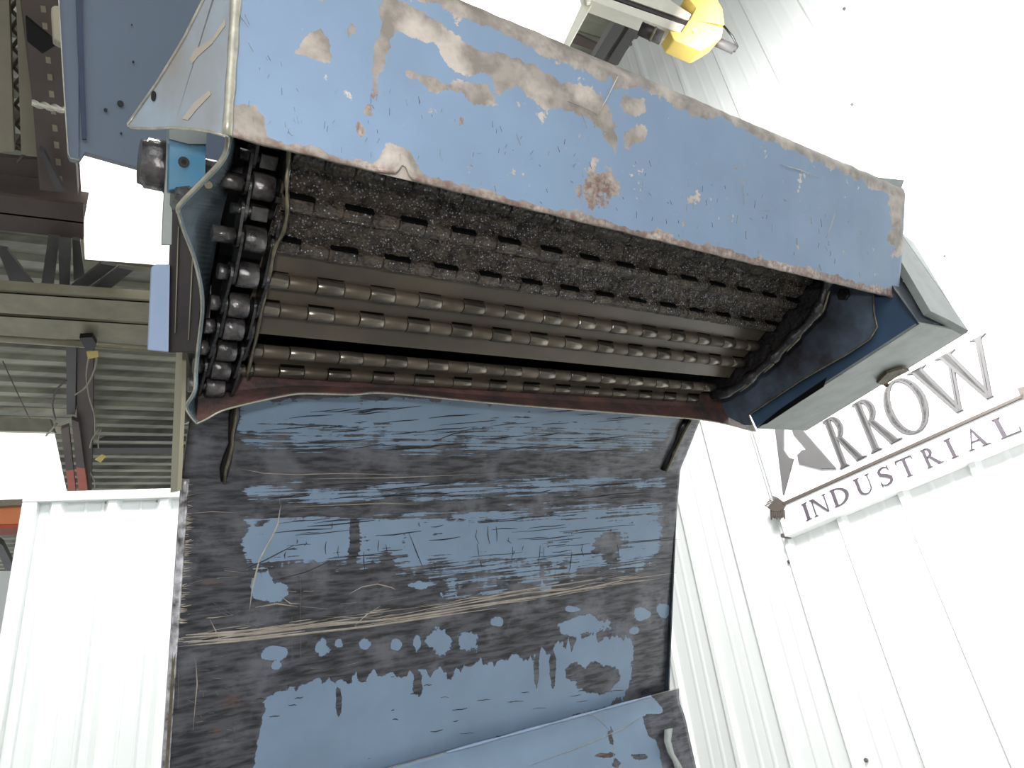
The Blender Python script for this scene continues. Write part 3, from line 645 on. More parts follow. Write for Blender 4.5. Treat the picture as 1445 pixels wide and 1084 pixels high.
# gusset ribs on the pan with their weld lines
def rib(px, w, mat, lab=None):
    bm = bmesh.new(); P = [hit(x, y, bend, PN_.lerp(D2.cross(Uw).normalized()*(1 if D2.cross(Uw).dot(PN_) > 0 else -1), 1)) for x, y in px]
    n = D2.cross(Uw).normalized(); n = n if n.dot(PN_) > 0 else -n
    Q = []
    for i, p in enumerate(P): Q.append(p+n*(.004+.001*math.sin(i*2.1)))
    tube(bm, P, w*1.9, 8, 0, [w*1.9*(.8+.3*math.sin(i*1.7)) for i in range(len(P))]); tube(bm, [q+n*w*.9 for q in Q], w*.55, 6, 1)
    return obj('gusset_rib', bm, [m_black, m_tan], conv)
rib([(332, 566), (330, 590), (327, 610), (326, 625), (321, 645), (317, 660), (315, 678)], .0030, m_tan)
rib([(970, 590), (962, 604), (955, 622), (948, 636), (941, 650), (936, 662)], .0042, m_tan)
# ---- lower cover sheet below the seam -----------------------------------
def low_fn(a, b):
    u = a*.812-.002; l = b*.30; p = onU(sp, S0+u)+PN_*.004
    k = sm(l/.05)
    p = p + (D3*l*k) + (-Pw*l*(1-k)); p = p+PN_*(.0012*noise.noise(Vector((u*8, l*9, 7)))); 
    return p, u, l
def low_field(x, y):
    r = 1-sm(.5+poly_sd(x, y, [(200, 1300), (200, 1150), (470, 1088), (560, 1060), (740, 1016), (905, 976), (922, 985), (936, 1005), (918, 1008), (908, 1012), (914, 1040), (926, 1044), (932, 1060), (940, 1120), (940, 1300)])/12)
    for cx, cy, rx, ry in ((905, 1068, 12, 4), (870, 1078, 5, 6), (852, 1066, 18, 3), (862, 1040, 3, 14)):
        q = math.hypot((x-cx)/rx, (y-cy)/ry); r = max(r, sm(.5-(q-1)*.6))
    return .05+.95*r, .02, .3 if 830 < x < 860 else 0
bm = bmesh.new(); sheet(bm, low_fn, 120, 60, low_field, .003, BK)
def onlow(px, py): return hit(px, py, onU(sp, S0)+PN_*.006+D3*.06, Uw.cross(D3).normalized() if Uw.cross(D3).dot(CAM-sp) > 0 else -Uw.cross(D3).normalized())
nl = Uw.cross(D3).normalized(); nl = nl if nl.dot(CAM-sp) > 0 else -nl
for pts, wpx in (([(800, 1001), (838, 1010), (860, 1030), (868, 1050), (862, 1084)], .8), ([(750, 1080), (820, 1054), (880, 1028), (905, 1012)], 1.2)):
    scratch(bm, pts, wpx*.001, onlow, nl, 1)
obj('lower_cover', bm, [m_pan, m_edge], conv)
lo = onU(sp, S0)+D3*.29+PN_*.002; n_ = (lo.z-.03)/-D3.z
bm = bmesh.new(); poly(bm, [onU(lo, S0), onU(lo, S0)+D3*n_, onU(lo, S1)+D3*n_, onU(lo, S1)], BK*.003); obj('casing_front', bm, m_blue, conv)
bm = bmesh.new(); strip(bm, [onlow(*p)+nl*h for p, h in (((936, 1030), .002), ((932, 1046), .008), ((936, 1062), .010), ((944, 1074), .008), ((950, 1086), .004))], [onlow(*p)+nl*h for p, h in (((948, 1028), .001), ((944, 1046), .003), ((948, 1064), .004), ((958, 1078), .002), ((966, 1092), .002))], .0015)
obj('peeled_tab', bm, m_grey, conv, smooth=True)
# seam weld bead
bm = bmesh.new(); P = [onU(sp, S0+lerp(.35, .74, t))+PN_*.005+Pw*.001 for t in [i/30 for i in range(31)]]
tube(bm, P, .0018, 6, 0, [.0012+.001*abs(math.sin(i*2.7)) for i in range(31)]); obj('seam_bead', bm, m_pale, conv)

# ---- front cover ---------------------------------------------------------
F0 = PZ(318, 190, .46); FS0 = su(F0); F1 = hit(1268, 417, F0, PN_); FS1 = su(F1); FW = FS1-FS0
FH = ((hit(1272, 266, F0, PN_)-F1).dot(Pw))+.009
TB = (-PN_*.92+Pw*.42).normalized()
def cov_fn(a, b):
    u = a*FW; tot = FH+.05; l = b*tot
    if l < FH-.012: p = F0+Pw*l
    else:
        t = (l-(FH-.012)); ang = min(1, t/.02)*1.12; 
        rr = .02/1.12
        q = F0+Pw*(FH-.012+rr*math.sin(ang))-PN_*(rr*(1-math.cos(ang)))
        ex = max(0, t-.02); q = q+(Pw*math.cos(1.12)-PN_*math.sin(1.12))*ex; p = q
    p = onU(p, FS0+u)
    px = proj(p)[0]
    if b < .12:
        p = p+Pw*.010*math.exp(-((px-568)/9)**2)*(1-b/.12)+PN_*(.006*math.exp(-((px-550)/14)**2)*(1-b/.12))
        p = p+Pw*(1-b/.12)*(.0008*noise.noise(Vector((u*60, 0, 0))))
    p = p+PN_*(.0016*noise.noise(Vector((u*5, l*12, 2)))+.0007*noise.noise(Vector((u*22, l*22, 9))))
    if l > FH-.006: p = p+Pw*.0012*noise.noise(Vector((u*50, 3, 0)))
    return p, u, l
BARE = [[(556, -80), (560, 0), (620, 30), (650, 60), (700, 75), (760, 92), (790, 112), (830, 130), (860, 150), (872, 178), (868, 212), (856, 200), (838, 168), (800, 160), (752, 140), (738, 120), (706, 128), (690, 110), (640, 92), (612, 60), (580, 48), (545, 30), (530, -80)],
        [(538, 10), (565, 25), (548, 70), (536, 100), (533, 125), (524, 162), (514, 160), (524, 110), (530, 70), (540, 40)],
        [(575, 100), (600, 104), (640, 118), (688, 118), (694, 140), (670, 150), (650, 128), (615, 130), (590, 116)],
        [(430, 60), (452, 42), (466, 64), (465, 86), (440, 82), (410, 76)], [(870, 150), (885, 138), (908, 142), (912, 158), (890, 160)], [(876, 180), (910, 180), (908, 200), (886, 206)],
        [(330, 195), (326, 150), (360, 148), (378, 170), (374, 205)], [(1255, 285), (1275, 270), (1272, 360), (1255, 340), (1262, 310)], [(548, 205), (580, 215), (592, 235), (590, 252), (560, 246), (520, 240)], [(487, 50), (498, 35), (500, 50), (490, 56)]]
def cov_field(x, y):
    r = 0.0
    for P in BARE:
        d = poly_sd(x, y, P)
        if d > -25: r = max(r, sm(.5+d/22)*.92)
    low = y-(190+(x-318)*.239); wv = 5*noise.noise(Vector((x*.02, 1, 0)))+3*noise.noise(Vector((x*.08, 2, 0))); r = max(r, .9*sm(1.0+(low+wv)/(17 if x < 700 else 12)))            # along the bottom edge
    tp = y-(35+(x-740)*.4375); k = .85*sm(1.35-(tp+wv*1.6)/(32 if x < 860 else 24 if x < 1000 else 14)); r = max(r, k)
    bl = sm(1.2+(low+wv)/12)*.8
    for cx, cy, rx, ry in ((522, 140, 9, 24), (508, 185, 5, 20), (650, 175, 5, 12), (845, 270, 30, 30)):
        q = math.hypot((x-cx)/rx, (y-cy)/ry); bl = max(bl, sm(1.4-q)*.9); r = max(r, .62*sm(1.4-q))
    return .16+.84*r, .10+.04*(x > 700), bl
bm = bmesh.new(); sheet(bm, cov_fn, 240, 70, cov_field, .003, BK)
def oncov(px, py): return hit(px, py, F0+PN_*.0012, PN_)
SC2 = [([(868, 104), (872, 108), (856, 140), (842, 163)], 1.6), ([(800, 143), (825, 152), (842, 162)], 1.4), ([(1180, 297), (1172, 320), (1165, 336)], 1.8), ([(1100, 232), (1130, 240), (1154, 251)], 1.8), ([(1074, 297), (1092, 295)], 1.8), ([(728, 188), (734, 205)], 1.4), ([(350, 60), (357, 73)], 1.2), ([(345, 20), (352, 36)], 1.6), ([(336, 20), (350, 38)], 1.0), ([(1048, 262), (1050, 290)], 1.6), ([(820, 160), (828, 180)], 2.2), ([(490, 40), (492, 52)], 2.4)]
random.seed(11)
for k in range(150):
    x = random.uniform(340, 1240); y = 190+(x-318)*.239-random.uniform(12, 130)*(1-.0003*(x-318)); l = random.uniform(3, 12); a = random.uniform(-2, 2)
    SC2.append(([(x, y), (x+l*.4*math.cos(a), y+l*math.sin(a))], random.uniform(.4, .9)))
for k, (pts, wpx) in enumerate(SC2): scratch(bm, pts, wpx*.0007, oncov, PN_, 2 if k > 11 and k % 2 else 1)
cover = obj('front_cover', bm, [m_cover, m_edge, m_tscr], conv)
# top plate of the head, behind the cover
tpA = cov_fn(0, 1)[0]-Pw*.003; tpd = (Gw*.9+Up*.08).normalized()
bm = bmesh.new(); poly(bm, [onU(tpA, FS0+.05), onU(tpA, FS1-.002), onU(tpA, FS1-.002)+tpd*.3, onU(tpA, FS0+.05)+tpd*.3], Up*.003); obj('head_top', bm, m_blue, conv)
# torn corner flap
bm = bmesh.new(); P = [(1222, 247), (1238, 250), (1276, 254), (1273, 264), (1262, 266), (1256, 259), (1240, 257)]
poly(bm, [hit(x, y, F1+BK*.004, PN_) for x, y in P], BK*.006); bmesh.ops.triangulate(bm, faces=[f for f in bm.faces if len(f.verts) > 4]); obj('torn_flap', bm, m_grey, conv)
# wing folded back from the cover's left edge
Wt = PZ(183, 178, .52); WNm = (Wt-F0).cross(Pw).normalized()
if WNm.dot(CAM-F0) < 0: WNm = -WNm
pts = [(326, -90), (322, 60), (318, 192), (300, 187), (275, 183), (245, 180.5), (215, 182), (188, 181.5), (182, 178), (181.5, 175), (198, 152), (222, 118), (243, 84), (262, 52), (290, -4), (330, -90)]
bm = bmesh.new(); poly(bm, [hit(x, y, F0, WNm) for x, y in pts], -WNm*.0025); bmesh.ops.triangulate(bm, faces=[f for f in bm.faces if len(f.verts) > 4])
wing = obj('cover_wing', bm, m_wing, conv)
bm = bmesh.new(); E_ = [hit(x, y, F0, WNm)+WNm*.0006 for x, y in pts[2:]]; tube(bm, E_[:8]+E_[8:], .0010, 6); obj('cut_edge', bm, m_edge, wing)
bm = bmesh.new(); c = hit(218, 136, F0, WNm); x_ = (Wt-F0).normalized(); y_ = Pw
poly(bm, [c+WNm*.0005+(x_*math.cos(t)+y_*math.sin(t)*1.35)*.0028 for t in [2*math.pi*k/16 for k in range(16)]], WNm*.0006); obj('bolt_hole', bm, m_black, wing)
m_scrape = plain('tan_scrape', (176, 166, 152), .45, .1, .15, 30)
for P in ([(268, 84), (276, 70), (300, 55), (318, 28), (319, 36), (300, 62), (280, 80), (272, 90)], [(258, 168), (275, 145), (296, 128), (298, 134), (278, 155), (266, 170)]):
    bm = bmesh.new(); poly(bm, [hit(x, y, F0, WNm)+WNm*.0003 for x, y in P], WNm*.0003)
    bmesh.ops.triangulate(bm, faces=[f for f in bm.faces if len(f.verts) > 4]); obj('bare_scrape', bm, m_scrape, wing)
bm = bmesh.new(); P = [F0+Pw*(.0+i*.008)+WNm*.0005 for i in range(24)]
P = [p-WNm*.0018 for p in P]; tube(bm, P, .003, 10, 0, [.0034+.0003*math.sin(i*1.9) for i in range(24)]); obj('corner_weld_highlight', bm, m_edge, conv, smooth=True)  # weld bead in a light tone that carries the fold's soft highlight

# ---- discharge opening: left cheek, right cheek, bottom flange --------------
def spl(P, n=5):
    Q = []
    for i in range(len(P)-1):
        p0 = P[max(0, i-1)]; p1 = P[i]; p2 = P[i+1]; p3 = P[min(len(P)-1, i+2)]
        for k in range(n):
            t = k/n; Q.append(tuple(.5*(2*b+(c-a)*t+(2*a-5*b+4*c-d)*t*t+(3*b-a-3*c+d)*t**3) for a, b, c, d in zip(p0, p1, p2, p3)))
    Q.append(tuple(P[-1])); return Q
lipL = spl([(322, 190, .50), (319, 212, .505), (308, 232, .51), (285, 256, .52), (256, 286, .53), (251, 298, .535), (258, 325, .55), (272, 362, .58), (282, 405, .60), (284, 440, .62), (279, 485, .64), (275, 525, .655), (273, 552, .66), (262, 572, .665), (266, 584, .67), (277, 598, .68)])
innL = spl([(328, 200, .58), (326, 220, .59), (322, 245, .60), (318, 270, .61), (312, 295, .62), (308, 310, .625), (303, 335, .64), (297, 370, .655), (291, 405, .67), (288, 440, .68), (284, 480, .70), (281, 520, .72), (280, 545, .725), (281, 560, .73), (284, 575, .73), (292, 585, .72)])
bm = bmesh.new(); strip(bm, [PZ(*p) for p in lipL], [PZ(*p) for p in innL], .0025)
cheek = obj('left_cheek', bm, m_side, conv, smooth=False)
bm = bmesh.new(); tube(bm, [PZ(*p) for p in lipL], .0013, 6, 0, [(.0018 if p[1] < 300 else .0009) for p in lipL]); obj('lip_edge', bm, m_edge, cheek)
bm = bmesh.new(); p = PZ(293, 262, .50+.025); tube(bm, [p, p+PN_*.003], .003, 8); obj('small_bolt', bm, m_tan, cheek)
Lp = PZ(277, 598, .68); Ip = PZ(290, 525, .712)
lip = spl([(277, 598), (290, 592), (312, 580), (345, 571), (385, 562), (420, 556), (455, 556), (500, 557), (530, 554.5), (580, 558), (660, 566), (740, 573), (820, 579), (900, 585), (965, 590), (1000, 594), (1030, 600), (1052, 606), (1066, 609)], 4)
inn = spl([(286, 528), (300, 528), (318, 528), (345, 530), (385, 531), (420, 532), (455, 533), (500, 536), (530, 538), (580, 541), (660, 546), (740, 550), (820, 553), (900, 555), (965, 556), (1000, 556), (1030, 558), (1046, 562), (1052, 566)], 4)
LP = [hit(x, y, Lp, PN_) for x, y in lip]; IP = [hit(x, y, Ip, PN_) for x, y in inn]
MP = [(a*.5+b*.5)+PN_*(-.004+.004*noise.noise(Vector((i*.12, 0, 0)))) for i, (a, b) in enumerate(zip(LP, IP))]
MP = [p-Pw*.002 for p in MP]
bm = bmesh.new(); strip(bm, LP, MP, .002); strip(bm, MP, IP, .002)
m_flange = grease('rusty_flange_steel', (108, 76, 70), (70, 60, 60), 130, .55, .6, .002, .6)
fl = obj('bottom_flange', bm, m_flange, conv)
bm = bmesh.new(); tube(bm, [p+PN_*.0005 for p in LP], .0011, 6); obj('lip_edge', bm, m_edge, fl)
# short return below the lip joining the pan
bm = bmesh.new(); RP = [p+BK*.05+Pw*.010 for p in LP]; strip(bm, [p-Pw*.0005 for p in LP], RP, .001); obj('flange_return', bm, m_inner, conv)
# right cheek
bm = bmesh.new(); P = [(1110, 385), (1232, 400), (1233, 440), (1238, 462), (1228, 478), (1200, 497), (1130, 537), (1056, 586), (1061, 600), (1050, 600), (1000, 575), (930, 560), (925, 480), (1000, 400), (1050, 370)]
poly(bm, [K(x, y, S1+.001) for x, y in P], Uw*.003); bmesh.ops.triangulate(bm, faces=[f for f in bm.faces if len(f.verts) > 4]); rc = obj('right_cheek', bm, plain('oily_blue_cheek', (98, 112, 130), .4, .1, .6, 12, (54, 48, 52), .35, bs=220), conv)
bm = bmesh.new(); tube(bm, [K(x, y, S1-.001) for x, y in P[1:9]], .0014, 6); obj('lip_edge', bm, m_tan, rc)
bm = bmesh.new(); p = K(1192, 416, S1); tube(bm, [p, p-Uw*.006], .009, 6); obj('cheek_bolt', bm, m_oil, rc)

# ---- hinged belt -----------------------------------------------------------
BS0, BS1 = .158, .875
rows = [(430, 160, .545), (421, 222, .565), (410, 286, .585), (395, 346, .612), (385, 396, .635), (375, 436, .655), (362, 495, .70), (350, 521, .728), (344, 548, .80)]
RW = [onU(PZ(*r), BS0) for r in rows]
def inward(i):
    a = RW[max(0, i-1)]; b = RW[min(len(RW)-1, i+1)]; n = Uw.cross(b-a).normalized()
    return n if n.dot(CAM-RW[i]) < 0 else -n
bm = bmesh.new()
for i in range(len(RW)): tube(bm, [onU(RW[i], BS0-.004), onU(RW[i], BS1+.004)], .003, 8)
belt = obj('hinge_belt', bm, m_oil, conv)
KN = 27; kw = (BS1-BS0)/KN
def knuckle(bm, c, s0, s1, r, n, tang, mi):
    seg = 14; ring = []
    for s in (s0, s0+.0006, s1-.0006, s1):
        rr = r*(.93 if s in (s0, s1) else 1)
        ring.append([bm.verts.new(onU(c, s)+(n*math.cos(t)+tang*math.sin(t))*rr) for t in [2*math.pi*k/seg for k in range(seg)]])
    for a in range(3):
        for k in range(seg):
            f = bm.faces.new((ring[a][k], ring[a][(k+1) % seg], ring[a+1][(k+1) % seg], ring[a+1][k])); f.smooth = a == 1; f.material_index = mi
    bm.faces.new(ring[0][::-1]).material_index = mi; bm.faces.new(ring[-1]).material_index = mi
for i in range(len(RW)-1):
    bm = bmesh.new(); a, b = RW[i], RW[i+1]; na, nb = inward(i), inward(i+1); tang = (b-a).normalized()
    gunky = i <= 2; R_ = .0076
    n = Uw.cross(tang).normalized(); n = n if n.dot(CAM-a) < 0 else -n
    a2 = a+tang*R_*.6; b2 = b-tang*R_*.6
    if i == 5:                                    # plate with a free folded edge
        b2 = onU(PZ(371, 474, .672), BS0)
    if i == 6: a2 = a+tang*R_*.6; 
    NX, NY = (260, 14) if gunky else (40, 3); g = []
    for x in range(NX+1):
        col = []
        for y in range(NY+1):
            t = y/NY; s = BS0+(BS1-BS0)*x/NX; p = onU(lerp(a2, b2, t), s)+n*.0035
            if i == 5 and t > .99: pass
            if gunky:
                k = .0035*noise.noise(Vector((s*110, t*4, i)))+.0022*noise.noise(Vector((s*300, t*11, i+5)))+.0012*noise.noise(Vector((s*700, t*26, i+5)))
                p = p-n*(k+.003+.004*noise.noise(Vector((s*14, t*1.2, i+20))))
            col.append(bm.verts.new(p))
        g.append(col)
    mi = 1 if gunky else 0
    for x in range(NX):
        for y in range(NY):
            f = bm.faces.new((g[x][y], g[x+1][y], g[x+1][y+1], g[x][y+1])); f.material_index = mi; f.smooth = True
    back = [bm.verts.new(onU(lerp(a2, b2, t), s)+n*.0055) for t, s in ((0, BS0), (0, BS1), (1, BS1), (1, BS0))]; bm.faces.new(back)
    if i == 5:                                    # lip of the free edge
        poly(bm, [onU(b2, BS0)+n*.0035, onU(b2, BS0)+n*.006, onU(b2, BS1)+n*.006, onU(b2, BS1)+n*.0035], tang*.0012, 4)
    for k in range(KN):                            # own knuckles: even ones on its upper pin, odd ones on its lower pin
        s0 = BS0+k*kw+.0004; s1 = s0+kw-.0008
        if k % 2 == 0:
            knuckle(bm, a, s0, s1, R_, na, Uw.cross(na), 5 if i <= 3 else 2)
            if i > 2 or True:
                poly(bm, [onU(a, s)+m for s, m in ((s0, n*.0035+tang*R_*.2), (s1, n*.0035+tang*R_*.2), (s1, n*.0035+tang*R_*1.2), (s0, n*.0035+tang*R_*1.2))], n*.002, mi)
            if i == 6: continue
            sw = .0026 if i <= 3 else .0010; so = -.006 if (gunky or i == 3) else .0028
            poly(bm, [onU(a, s)-tang*(R_*1.02+(h if i <= 3 else h*.6))+n*so for s, h in ((s0, 0), (s1, 0), (s1, sw), (s0, sw))], n*.006, 6)  # black strip standing in for the shadow line above the knuckle
        elif i < len(RW)-2:
            knuckle(bm, b, s0, s1, R_*.93, nb, Uw.cross(nb), 5 if i <= 2 else 3)
    bmesh.ops.recalc_face_normals(bm, faces=bm.faces[:])
    m_kg = bpy.data.materials.get('sludgy_knuckle') or grease('sludgy_knuckle', (96, 84, 72), (56, 50, 46), 260, .2, 1.0, .006, .9, fleck=.15)
    obj('hinge_plate', bm, [m_plate, m_gunk, m_knA, m_knB, m_tan, m_kg, m_slot_shade], belt)
# curved back wall inside the head
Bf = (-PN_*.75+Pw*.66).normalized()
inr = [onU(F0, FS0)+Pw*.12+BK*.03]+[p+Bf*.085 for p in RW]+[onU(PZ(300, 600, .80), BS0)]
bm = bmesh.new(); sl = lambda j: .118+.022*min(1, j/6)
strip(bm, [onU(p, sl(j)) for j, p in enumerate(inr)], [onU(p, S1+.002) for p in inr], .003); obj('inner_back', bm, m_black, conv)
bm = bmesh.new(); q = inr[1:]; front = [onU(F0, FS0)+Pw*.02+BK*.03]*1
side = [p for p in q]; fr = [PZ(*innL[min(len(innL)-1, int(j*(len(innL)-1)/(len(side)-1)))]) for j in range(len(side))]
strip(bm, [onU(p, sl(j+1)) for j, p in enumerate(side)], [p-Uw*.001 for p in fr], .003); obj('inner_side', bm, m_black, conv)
# thin guard between chain and belt on the left, bead edged guard on the right
gp = spl([(408, 205, .55), (406, 235, .555), (404, 262, .56), (405, 298, .572), (400, 326, .585), (388, 350, .598), (382, 380, .61), (375, 408, .625), (367, 448, .645), (358, 490, .675), (348, 532, .705)], 4)
A_ = [PZ(*p) for p in gp]
bm = bmesh.new(); strip(bm, A_, [p+Bf*.03+Uw*.001 for p in A_], .0022); gd = obj('chain_guard', bm, m_oil, conv)
bm = bmesh.new(); tube(bm, A_, .0013, 6, 0, [.0010+.0008*abs(math.sin(i*.7)) for i in range(len(A_))]); obj('worn_edge', bm, m_tan, gd)
rp = spl([(1172, 398), (1168, 412), (1161, 434), (1145, 457), (1128, 474), (1112, 490), (1100, 503), (1085, 516), (1066, 532), (1050, 545), (1034, 554), (1008, 561)], 5)
A_ = [K(x, y, BS1+.004) for x, y in rp]
bm = bmesh.new(); strip(bm, A_, [p+Bf*.06 for p in A_], .003); tube(bm, [p+Bf*.004-Uw*.002 for p in A_], .008, 10, 0, [.006+.0035*max(0, math.sin(i*.62+1)) for i in range(len(A_))])
gr = obj('chain_guard', bm, m_oil, conv)
for a, b in ((4, 12), (20, 27), (33, 38), (42, 48)):
    bm = bmesh.new(); tube(bm, [p-Uw*.004-Bf*.005 for p in A_[a:b]], .0014, 6); obj('worn_edge', bm, m_tan, gr)
# ---- drive chain -----------------------------------------------------------
CS = .146
cen = [K(x, y, CS) for x, y in ((384, 190), (377, 226), (370, 264), (364, 300), (358, 338), (348, 388), (335, 431), (328, 463), (318, 493), (310, 519), (302, 545))]
def inw(i):
    a = cen[max(0, i-1)]; b = cen[min(len(cen)-1, i+1)]; n = Uw.cross(b-a).normalized(); return n if n.dot(CAM-cen[i]) < 0 else -n
bm = bmesh.new()
for c in cen: tube(bm, [onU(c, CS-.022), onU(c, CS+.018)], .0048, 10)
chain = obj('drive_chain', bm, m_oil, conv)
for i, c in enumerate(cen):
    if i in (1, 3): 
        bm = bmesh.new(); n = inw(i); t = Uw.cross(n); poly(bm, [onU(c, CS-.007)+n*x+t*y for x, y in ((-.008, -.006), (.006, -.006), (.006, .006), (-.008, .006))], Uw*.014)
        obj('chain_block', bm, m_roller, chain, bevel=.001); continue
    bm = bmesh.new(); n = inw(i)
    r = .0115
    prof_ = [(-.009, r*.9), (-.0082, r), (.0082, r), (.009, r*.9)]
    rg = [[bm.verts.new(onU(c, CS+s)+(n*math.cos(2*math.pi*k/20)+Uw.cross(n)*math.sin(2*math.pi*k/20))*rr) for k in range(20)] for s, rr in prof_]
    for a in range(3):
        for k in range(20):
            f = bm.faces.new((rg[a][k], rg[a][(k+1) % 20], rg[a+1][(k+1) % 20], rg[a+1][k])); f.smooth = True
    bm.faces.new(rg[0][::-1]); bm.faces.new(rg[3]); obj('roller', bm, m_roller, chain)
    bm = bmesh.new(); tube(bm, [onU(c, CS-(.034 if i < 5 else .024)), onU(c, CS-.0165)], .0072, 14); obj('bushing', bm, m_roller, chain)
main = [c for i, c in enumerate(cen)]
for i in range(len(cen)-1):
    for sd, off in ((-1, .0125), (1, .0125)):
        o_ = off+(.0028 if i % 2 else 0); a, b = cen[i], cen[i+1]; d = (b-a).normalized(); e = Uw.cross(d)
        pts = [a+(e*math.cos(t)-d*math.sin(t))*.0100 for t in [math.pi*k/8 for k in range(9)]]+[b+(-e*math.cos(t)+d*math.sin(t))*.0100 for t in [math.pi*k/8 for k in range(9)]]
        bm = bmesh.new(); poly(bm, [onU(p, CS+sd*o_) for p in pts], Uw*.0024); bmesh.ops.triangulate(bm, faces=[f for f in bm.faces if len(f.verts) > 4]); obj('link_plate', bm, m_oil, chain)

# ---- left outer hardware --------------------------------------------------
bm = bmesh.new(); P = [(80, -60), (83, 0), (88, 90), (96, 216), (99, 223), (112, 226), (112, -60)]
poly(bm, [hit(x, y, PZ(100, 100, .80), PN_) for x, y in P], BK*.02); sb = obj('side_box', bm, m_slate, conv, bevel=.001)
bm = bmesh.new(); P = [(112, -60), (112, 226), (120, 214), (205, 238), (222, 252), (236, 272), (300, 272), (345, 240), (345, -60)]
poly(bm, [hit(x, y, PZ(100, 100, .802), PN_) for x, y in P], BK*.02); bmesh.ops.triangulate(bm, faces=[f for f in bm.faces if len(f.verts) > 4]); obj('box_face', bm, m_slate, sb)
bm = bmesh.new(); poly(bm, [hit(x, y, PZ(100, 100, .797), PN_) for x, y in [(105, -60), (109, 60), (116, 196), (122, 196), (117, 60), (115, -60)]], BK*.004); obj('box_seam', bm, plain('deep_blue_seam', (46, 58, 84), .4, .05, .3, 20), sb)
bm = bmesh.new(); tube(bm, [hit(x, y, PZ(100, 100, .797), PN_) for x, y in [(80, -60), (83, 0), (88, 90), (96, 216), (99, 223), (112, 226)]], .0007, 6); obj('cut_edge', bm, m_edge, sb)
for x, y, r in ((111, 18, .0016), (188, 87, .0012), (170, 146, .0035), (149, 155, .002), (186, 35, .0008), (171, 188, .0012)):
    bm = bmesh.new(); c = hit(x, y, PZ(100, 100, .8), PN_); tube(bm, [c-PN_*.001, c+PN_*.0008], r, 10); obj('dark_speck', bm, m_black, sb)
bm = bmesh.new(); poly(bm, [PZ(x, y, .86) for x, y in [(72, 10), (77, 7), (92, 8), (92, 62), (84, 60), (75, 55)]], BK*.02); obj('box_latch', bm, m_galv, sb, bevel=.002)
bm = bmesh.new(); poly(bm, [PZ(x, y, .69) for x, y in [(246, 268), (292, 262), (300, 300), (298, 430), (292, 497), (238, 498), (239, 400), (243, 300)]], BK*.010); tb = obj('frame_tube', bm, m_btube, conv, bevel=.001)
for x0, x1 in (((252, 320), (247, 470)), ((272, 360), (266, 480))):
    bm = bmesh.new(); tube(bm, [PZ(*x0, .6885), PZ(*x1, .6885)], .0006, 6); obj('scribe_line', bm, m_galv, tb)
bm = bmesh.new(); poly(bm, [PZ(x, y, .685) for x, y in [(214, 377), (219, 373), (240, 373), (238, 497), (209, 494)]], BK*.008); obj('end_bar', bm, m_pale, conv, bevel=.001)
bm = bmesh.new(); poly(bm, [PZ(x, y, .555) for x, y in [(240, 170), (291, 176), (290, 262), (264, 266), (238, 268)]], BK*.012); bb = obj('bearing_block', bm, m_block, conv, bevel=.001)
bm = bmesh.new(); poly(bm, [PZ(x, y, .5535) for x, y in [(239, 180), (292, 182), (291, 203), (266, 203), (239, 196)]], BK*.003); obj('block_top_band', bm, m_grey, bb)
bm = bmesh.new(); p = PZ(259, 229, .5535); tube(bm, [p, p+PN_*.0015], .0042, 12); tube(bm, [p+PN_*.001, p+PN_*.002], .0020, 6, 1); obj('set_screw', bm, [m_btube, m_black], bb)
bm = bmesh.new(); poly(bm, [PZ(x, y, .568) for x, y in [(237, 180), (241, 180), (240, 265), (243, 300), (242, 345), (229, 345), (231, 290), (235, 240)]], BK*.006); obj('mounting_plate', bm, m_grey, conv)
bm = bmesh.new(); c = PZ(237, 236, .60); tube(bm, [c-Uw*.022, c-Uw*.018, c-Uw*.017, c+Uw*.005], .02, 24, 0, [.0185, .0195, .0215, .0215]); obj('shaft_end', bm, m_roller, conv)
bm = bmesh.new(); poly(bm, [PZ(x, y, .545) for x, y in [(248, 264), (268, 262), (268, 276), (252, 290), (247, 280)]], BK*.03); obj('clip', bm, m_oil, conv)
bm = bmesh.new(); c = PZ(306, 244, .585); tube(bm, [c-Uw*.012, c+Uw*.02], .010, 16); obj('drive_shaft', bm, m_roller, conv)

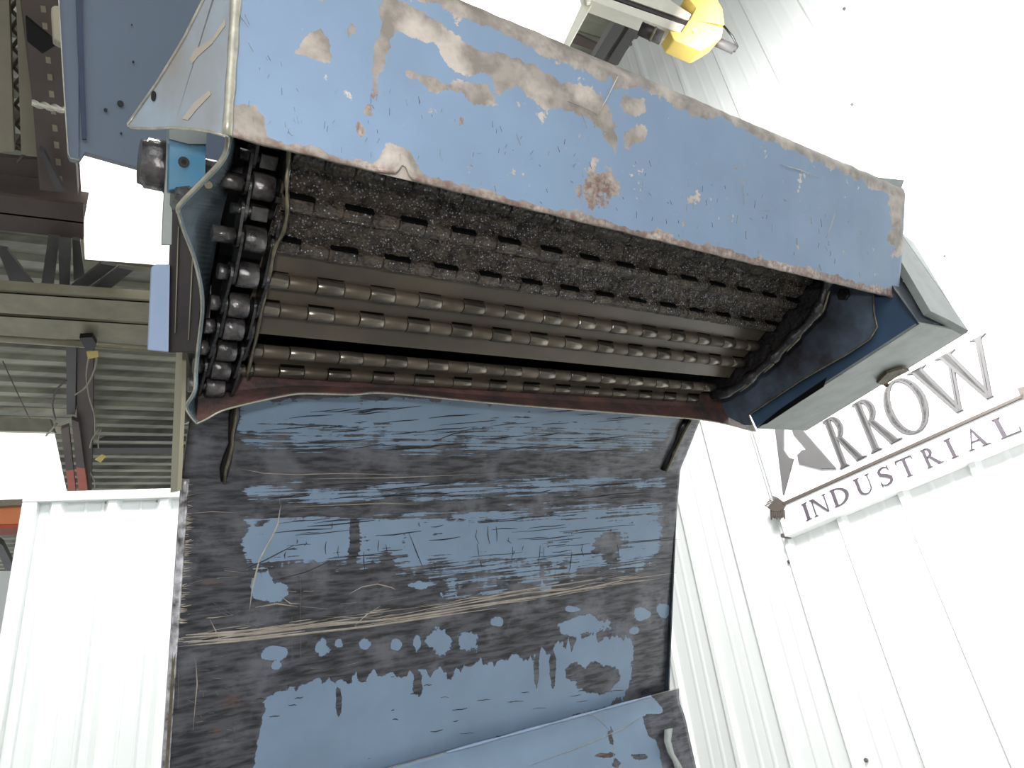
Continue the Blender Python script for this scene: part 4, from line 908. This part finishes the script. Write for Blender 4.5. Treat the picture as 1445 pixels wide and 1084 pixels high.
# ---- right hand box --------------------------------------------------------
B1 = K(1068, 605, .95); B2 = K(1297, 457, .95); B3 = hit(1366, 469, B2, Up); B4 = hit(1138, 608, B2, Up)
B1 = hit(1068, 605, B2, Up)
bm = bmesh.new(); poly(bm, [B1, B2, B3, B4], Up*.003); gb = obj('guard_box', bm, m_grey, conv)
uu = Pw*.6+Zw*.4; uu = (K(1262, 405, .95)-B2).normalized()
bm = bmesh.new(); poly(bm, [B1, B2, B2+Up*.10, B1+Up*.10], Uw*.003); obj('box_side', bm, m_blue, gb)
fn = Uw.cross(Up).normalized(); fn = fn if fn.dot(CAM-B2) > 0 else -fn
def onf(x, y, o=0): return hit(x, y, B2+fn*o, fn)
bm = bmesh.new(); poly(bm, [onf(x, y) for x, y in [(1297, 457), (1366, 469), (1300, 372), (1262, 330), (1240, 360), (1262, 408)]], -fn*.003); obj('box_front', bm, m_inner, gb)  # dark face standing in for the shaded recess of the box
bm = bmesh.new(); poly(bm, [onf(x, y, .012) for x, y in [(1250, 330), (1270, 366), (1313, 439), (1340, 452), (1367, 467), (1330, 414), (1270, 328)]], -fn*.010); bmesh.ops.triangulate(bm, faces=[f for f in bm.faces if len(f.verts) > 4]); obj('box_cover', bm, m_grey, gb)
bm = bmesh.new(); poly(bm, [onf(x, y, 0) for x, y in [(1262, 318), (1270, 327), (1330, 412), (1367, 467), (1346, 436), (1290, 343), (1272, 328)]]+[], -fn*.09); bmesh.ops.triangulate(bm, faces=[f for f in bm.faces if len(f.verts) > 4]); obj('box_rim', bm, plain('pale_box_rim', (186, 192, 188), .4, .05, .1, 20), gb)
bm = bmesh.new(); poly(bm, [hit(x, y, B1-Uw*.001, Uw) for x, y in [(1166, 533), (1162, 546), (1120, 573), (1082, 598), (1070, 602), (1100, 578)]], Uw*.001); bmesh.ops.triangulate(bm, faces=[f for f in bm.faces if len(f.verts) > 4]); obj('side_slot', bm, m_black, gb)
bm = bmesh.new(); poly(bm, [hit(x, y, B1-Up*.002, Up) for x, y in [(1236, 538), (1250, 524), (1272, 517), (1282, 520), (1262, 530), (1246, 541)]], -Up*.004); obj('rusty_bracket', bm, plain('rusty_bracket_steel', (104, 98, 78), .6, .1, .5, 70, (70, 52, 30), .4), gb)
bm = bmesh.new()
for x, y, r in ((1251, 543, .0035), (1248, 541, .003), (1245, 537, .002), (1268, 527, .003), (1256, 535, .003)):
    bmesh.ops.create_icosphere(bm, subdivisions=2, radius=r, matrix=Matrix.Translation(hit(x, y, B1-Up*.004, Up)))
for v in bm.verts: v.co += Vector((noise.noise(v.co*300), noise.noise(v.co*310), noise.noise(v.co*290)))*.0015
obj('rust_lump', bm, plain('orange_rust', (150, 108, 60), .8, 0, .5, 200, (40, 30, 22)), gb)
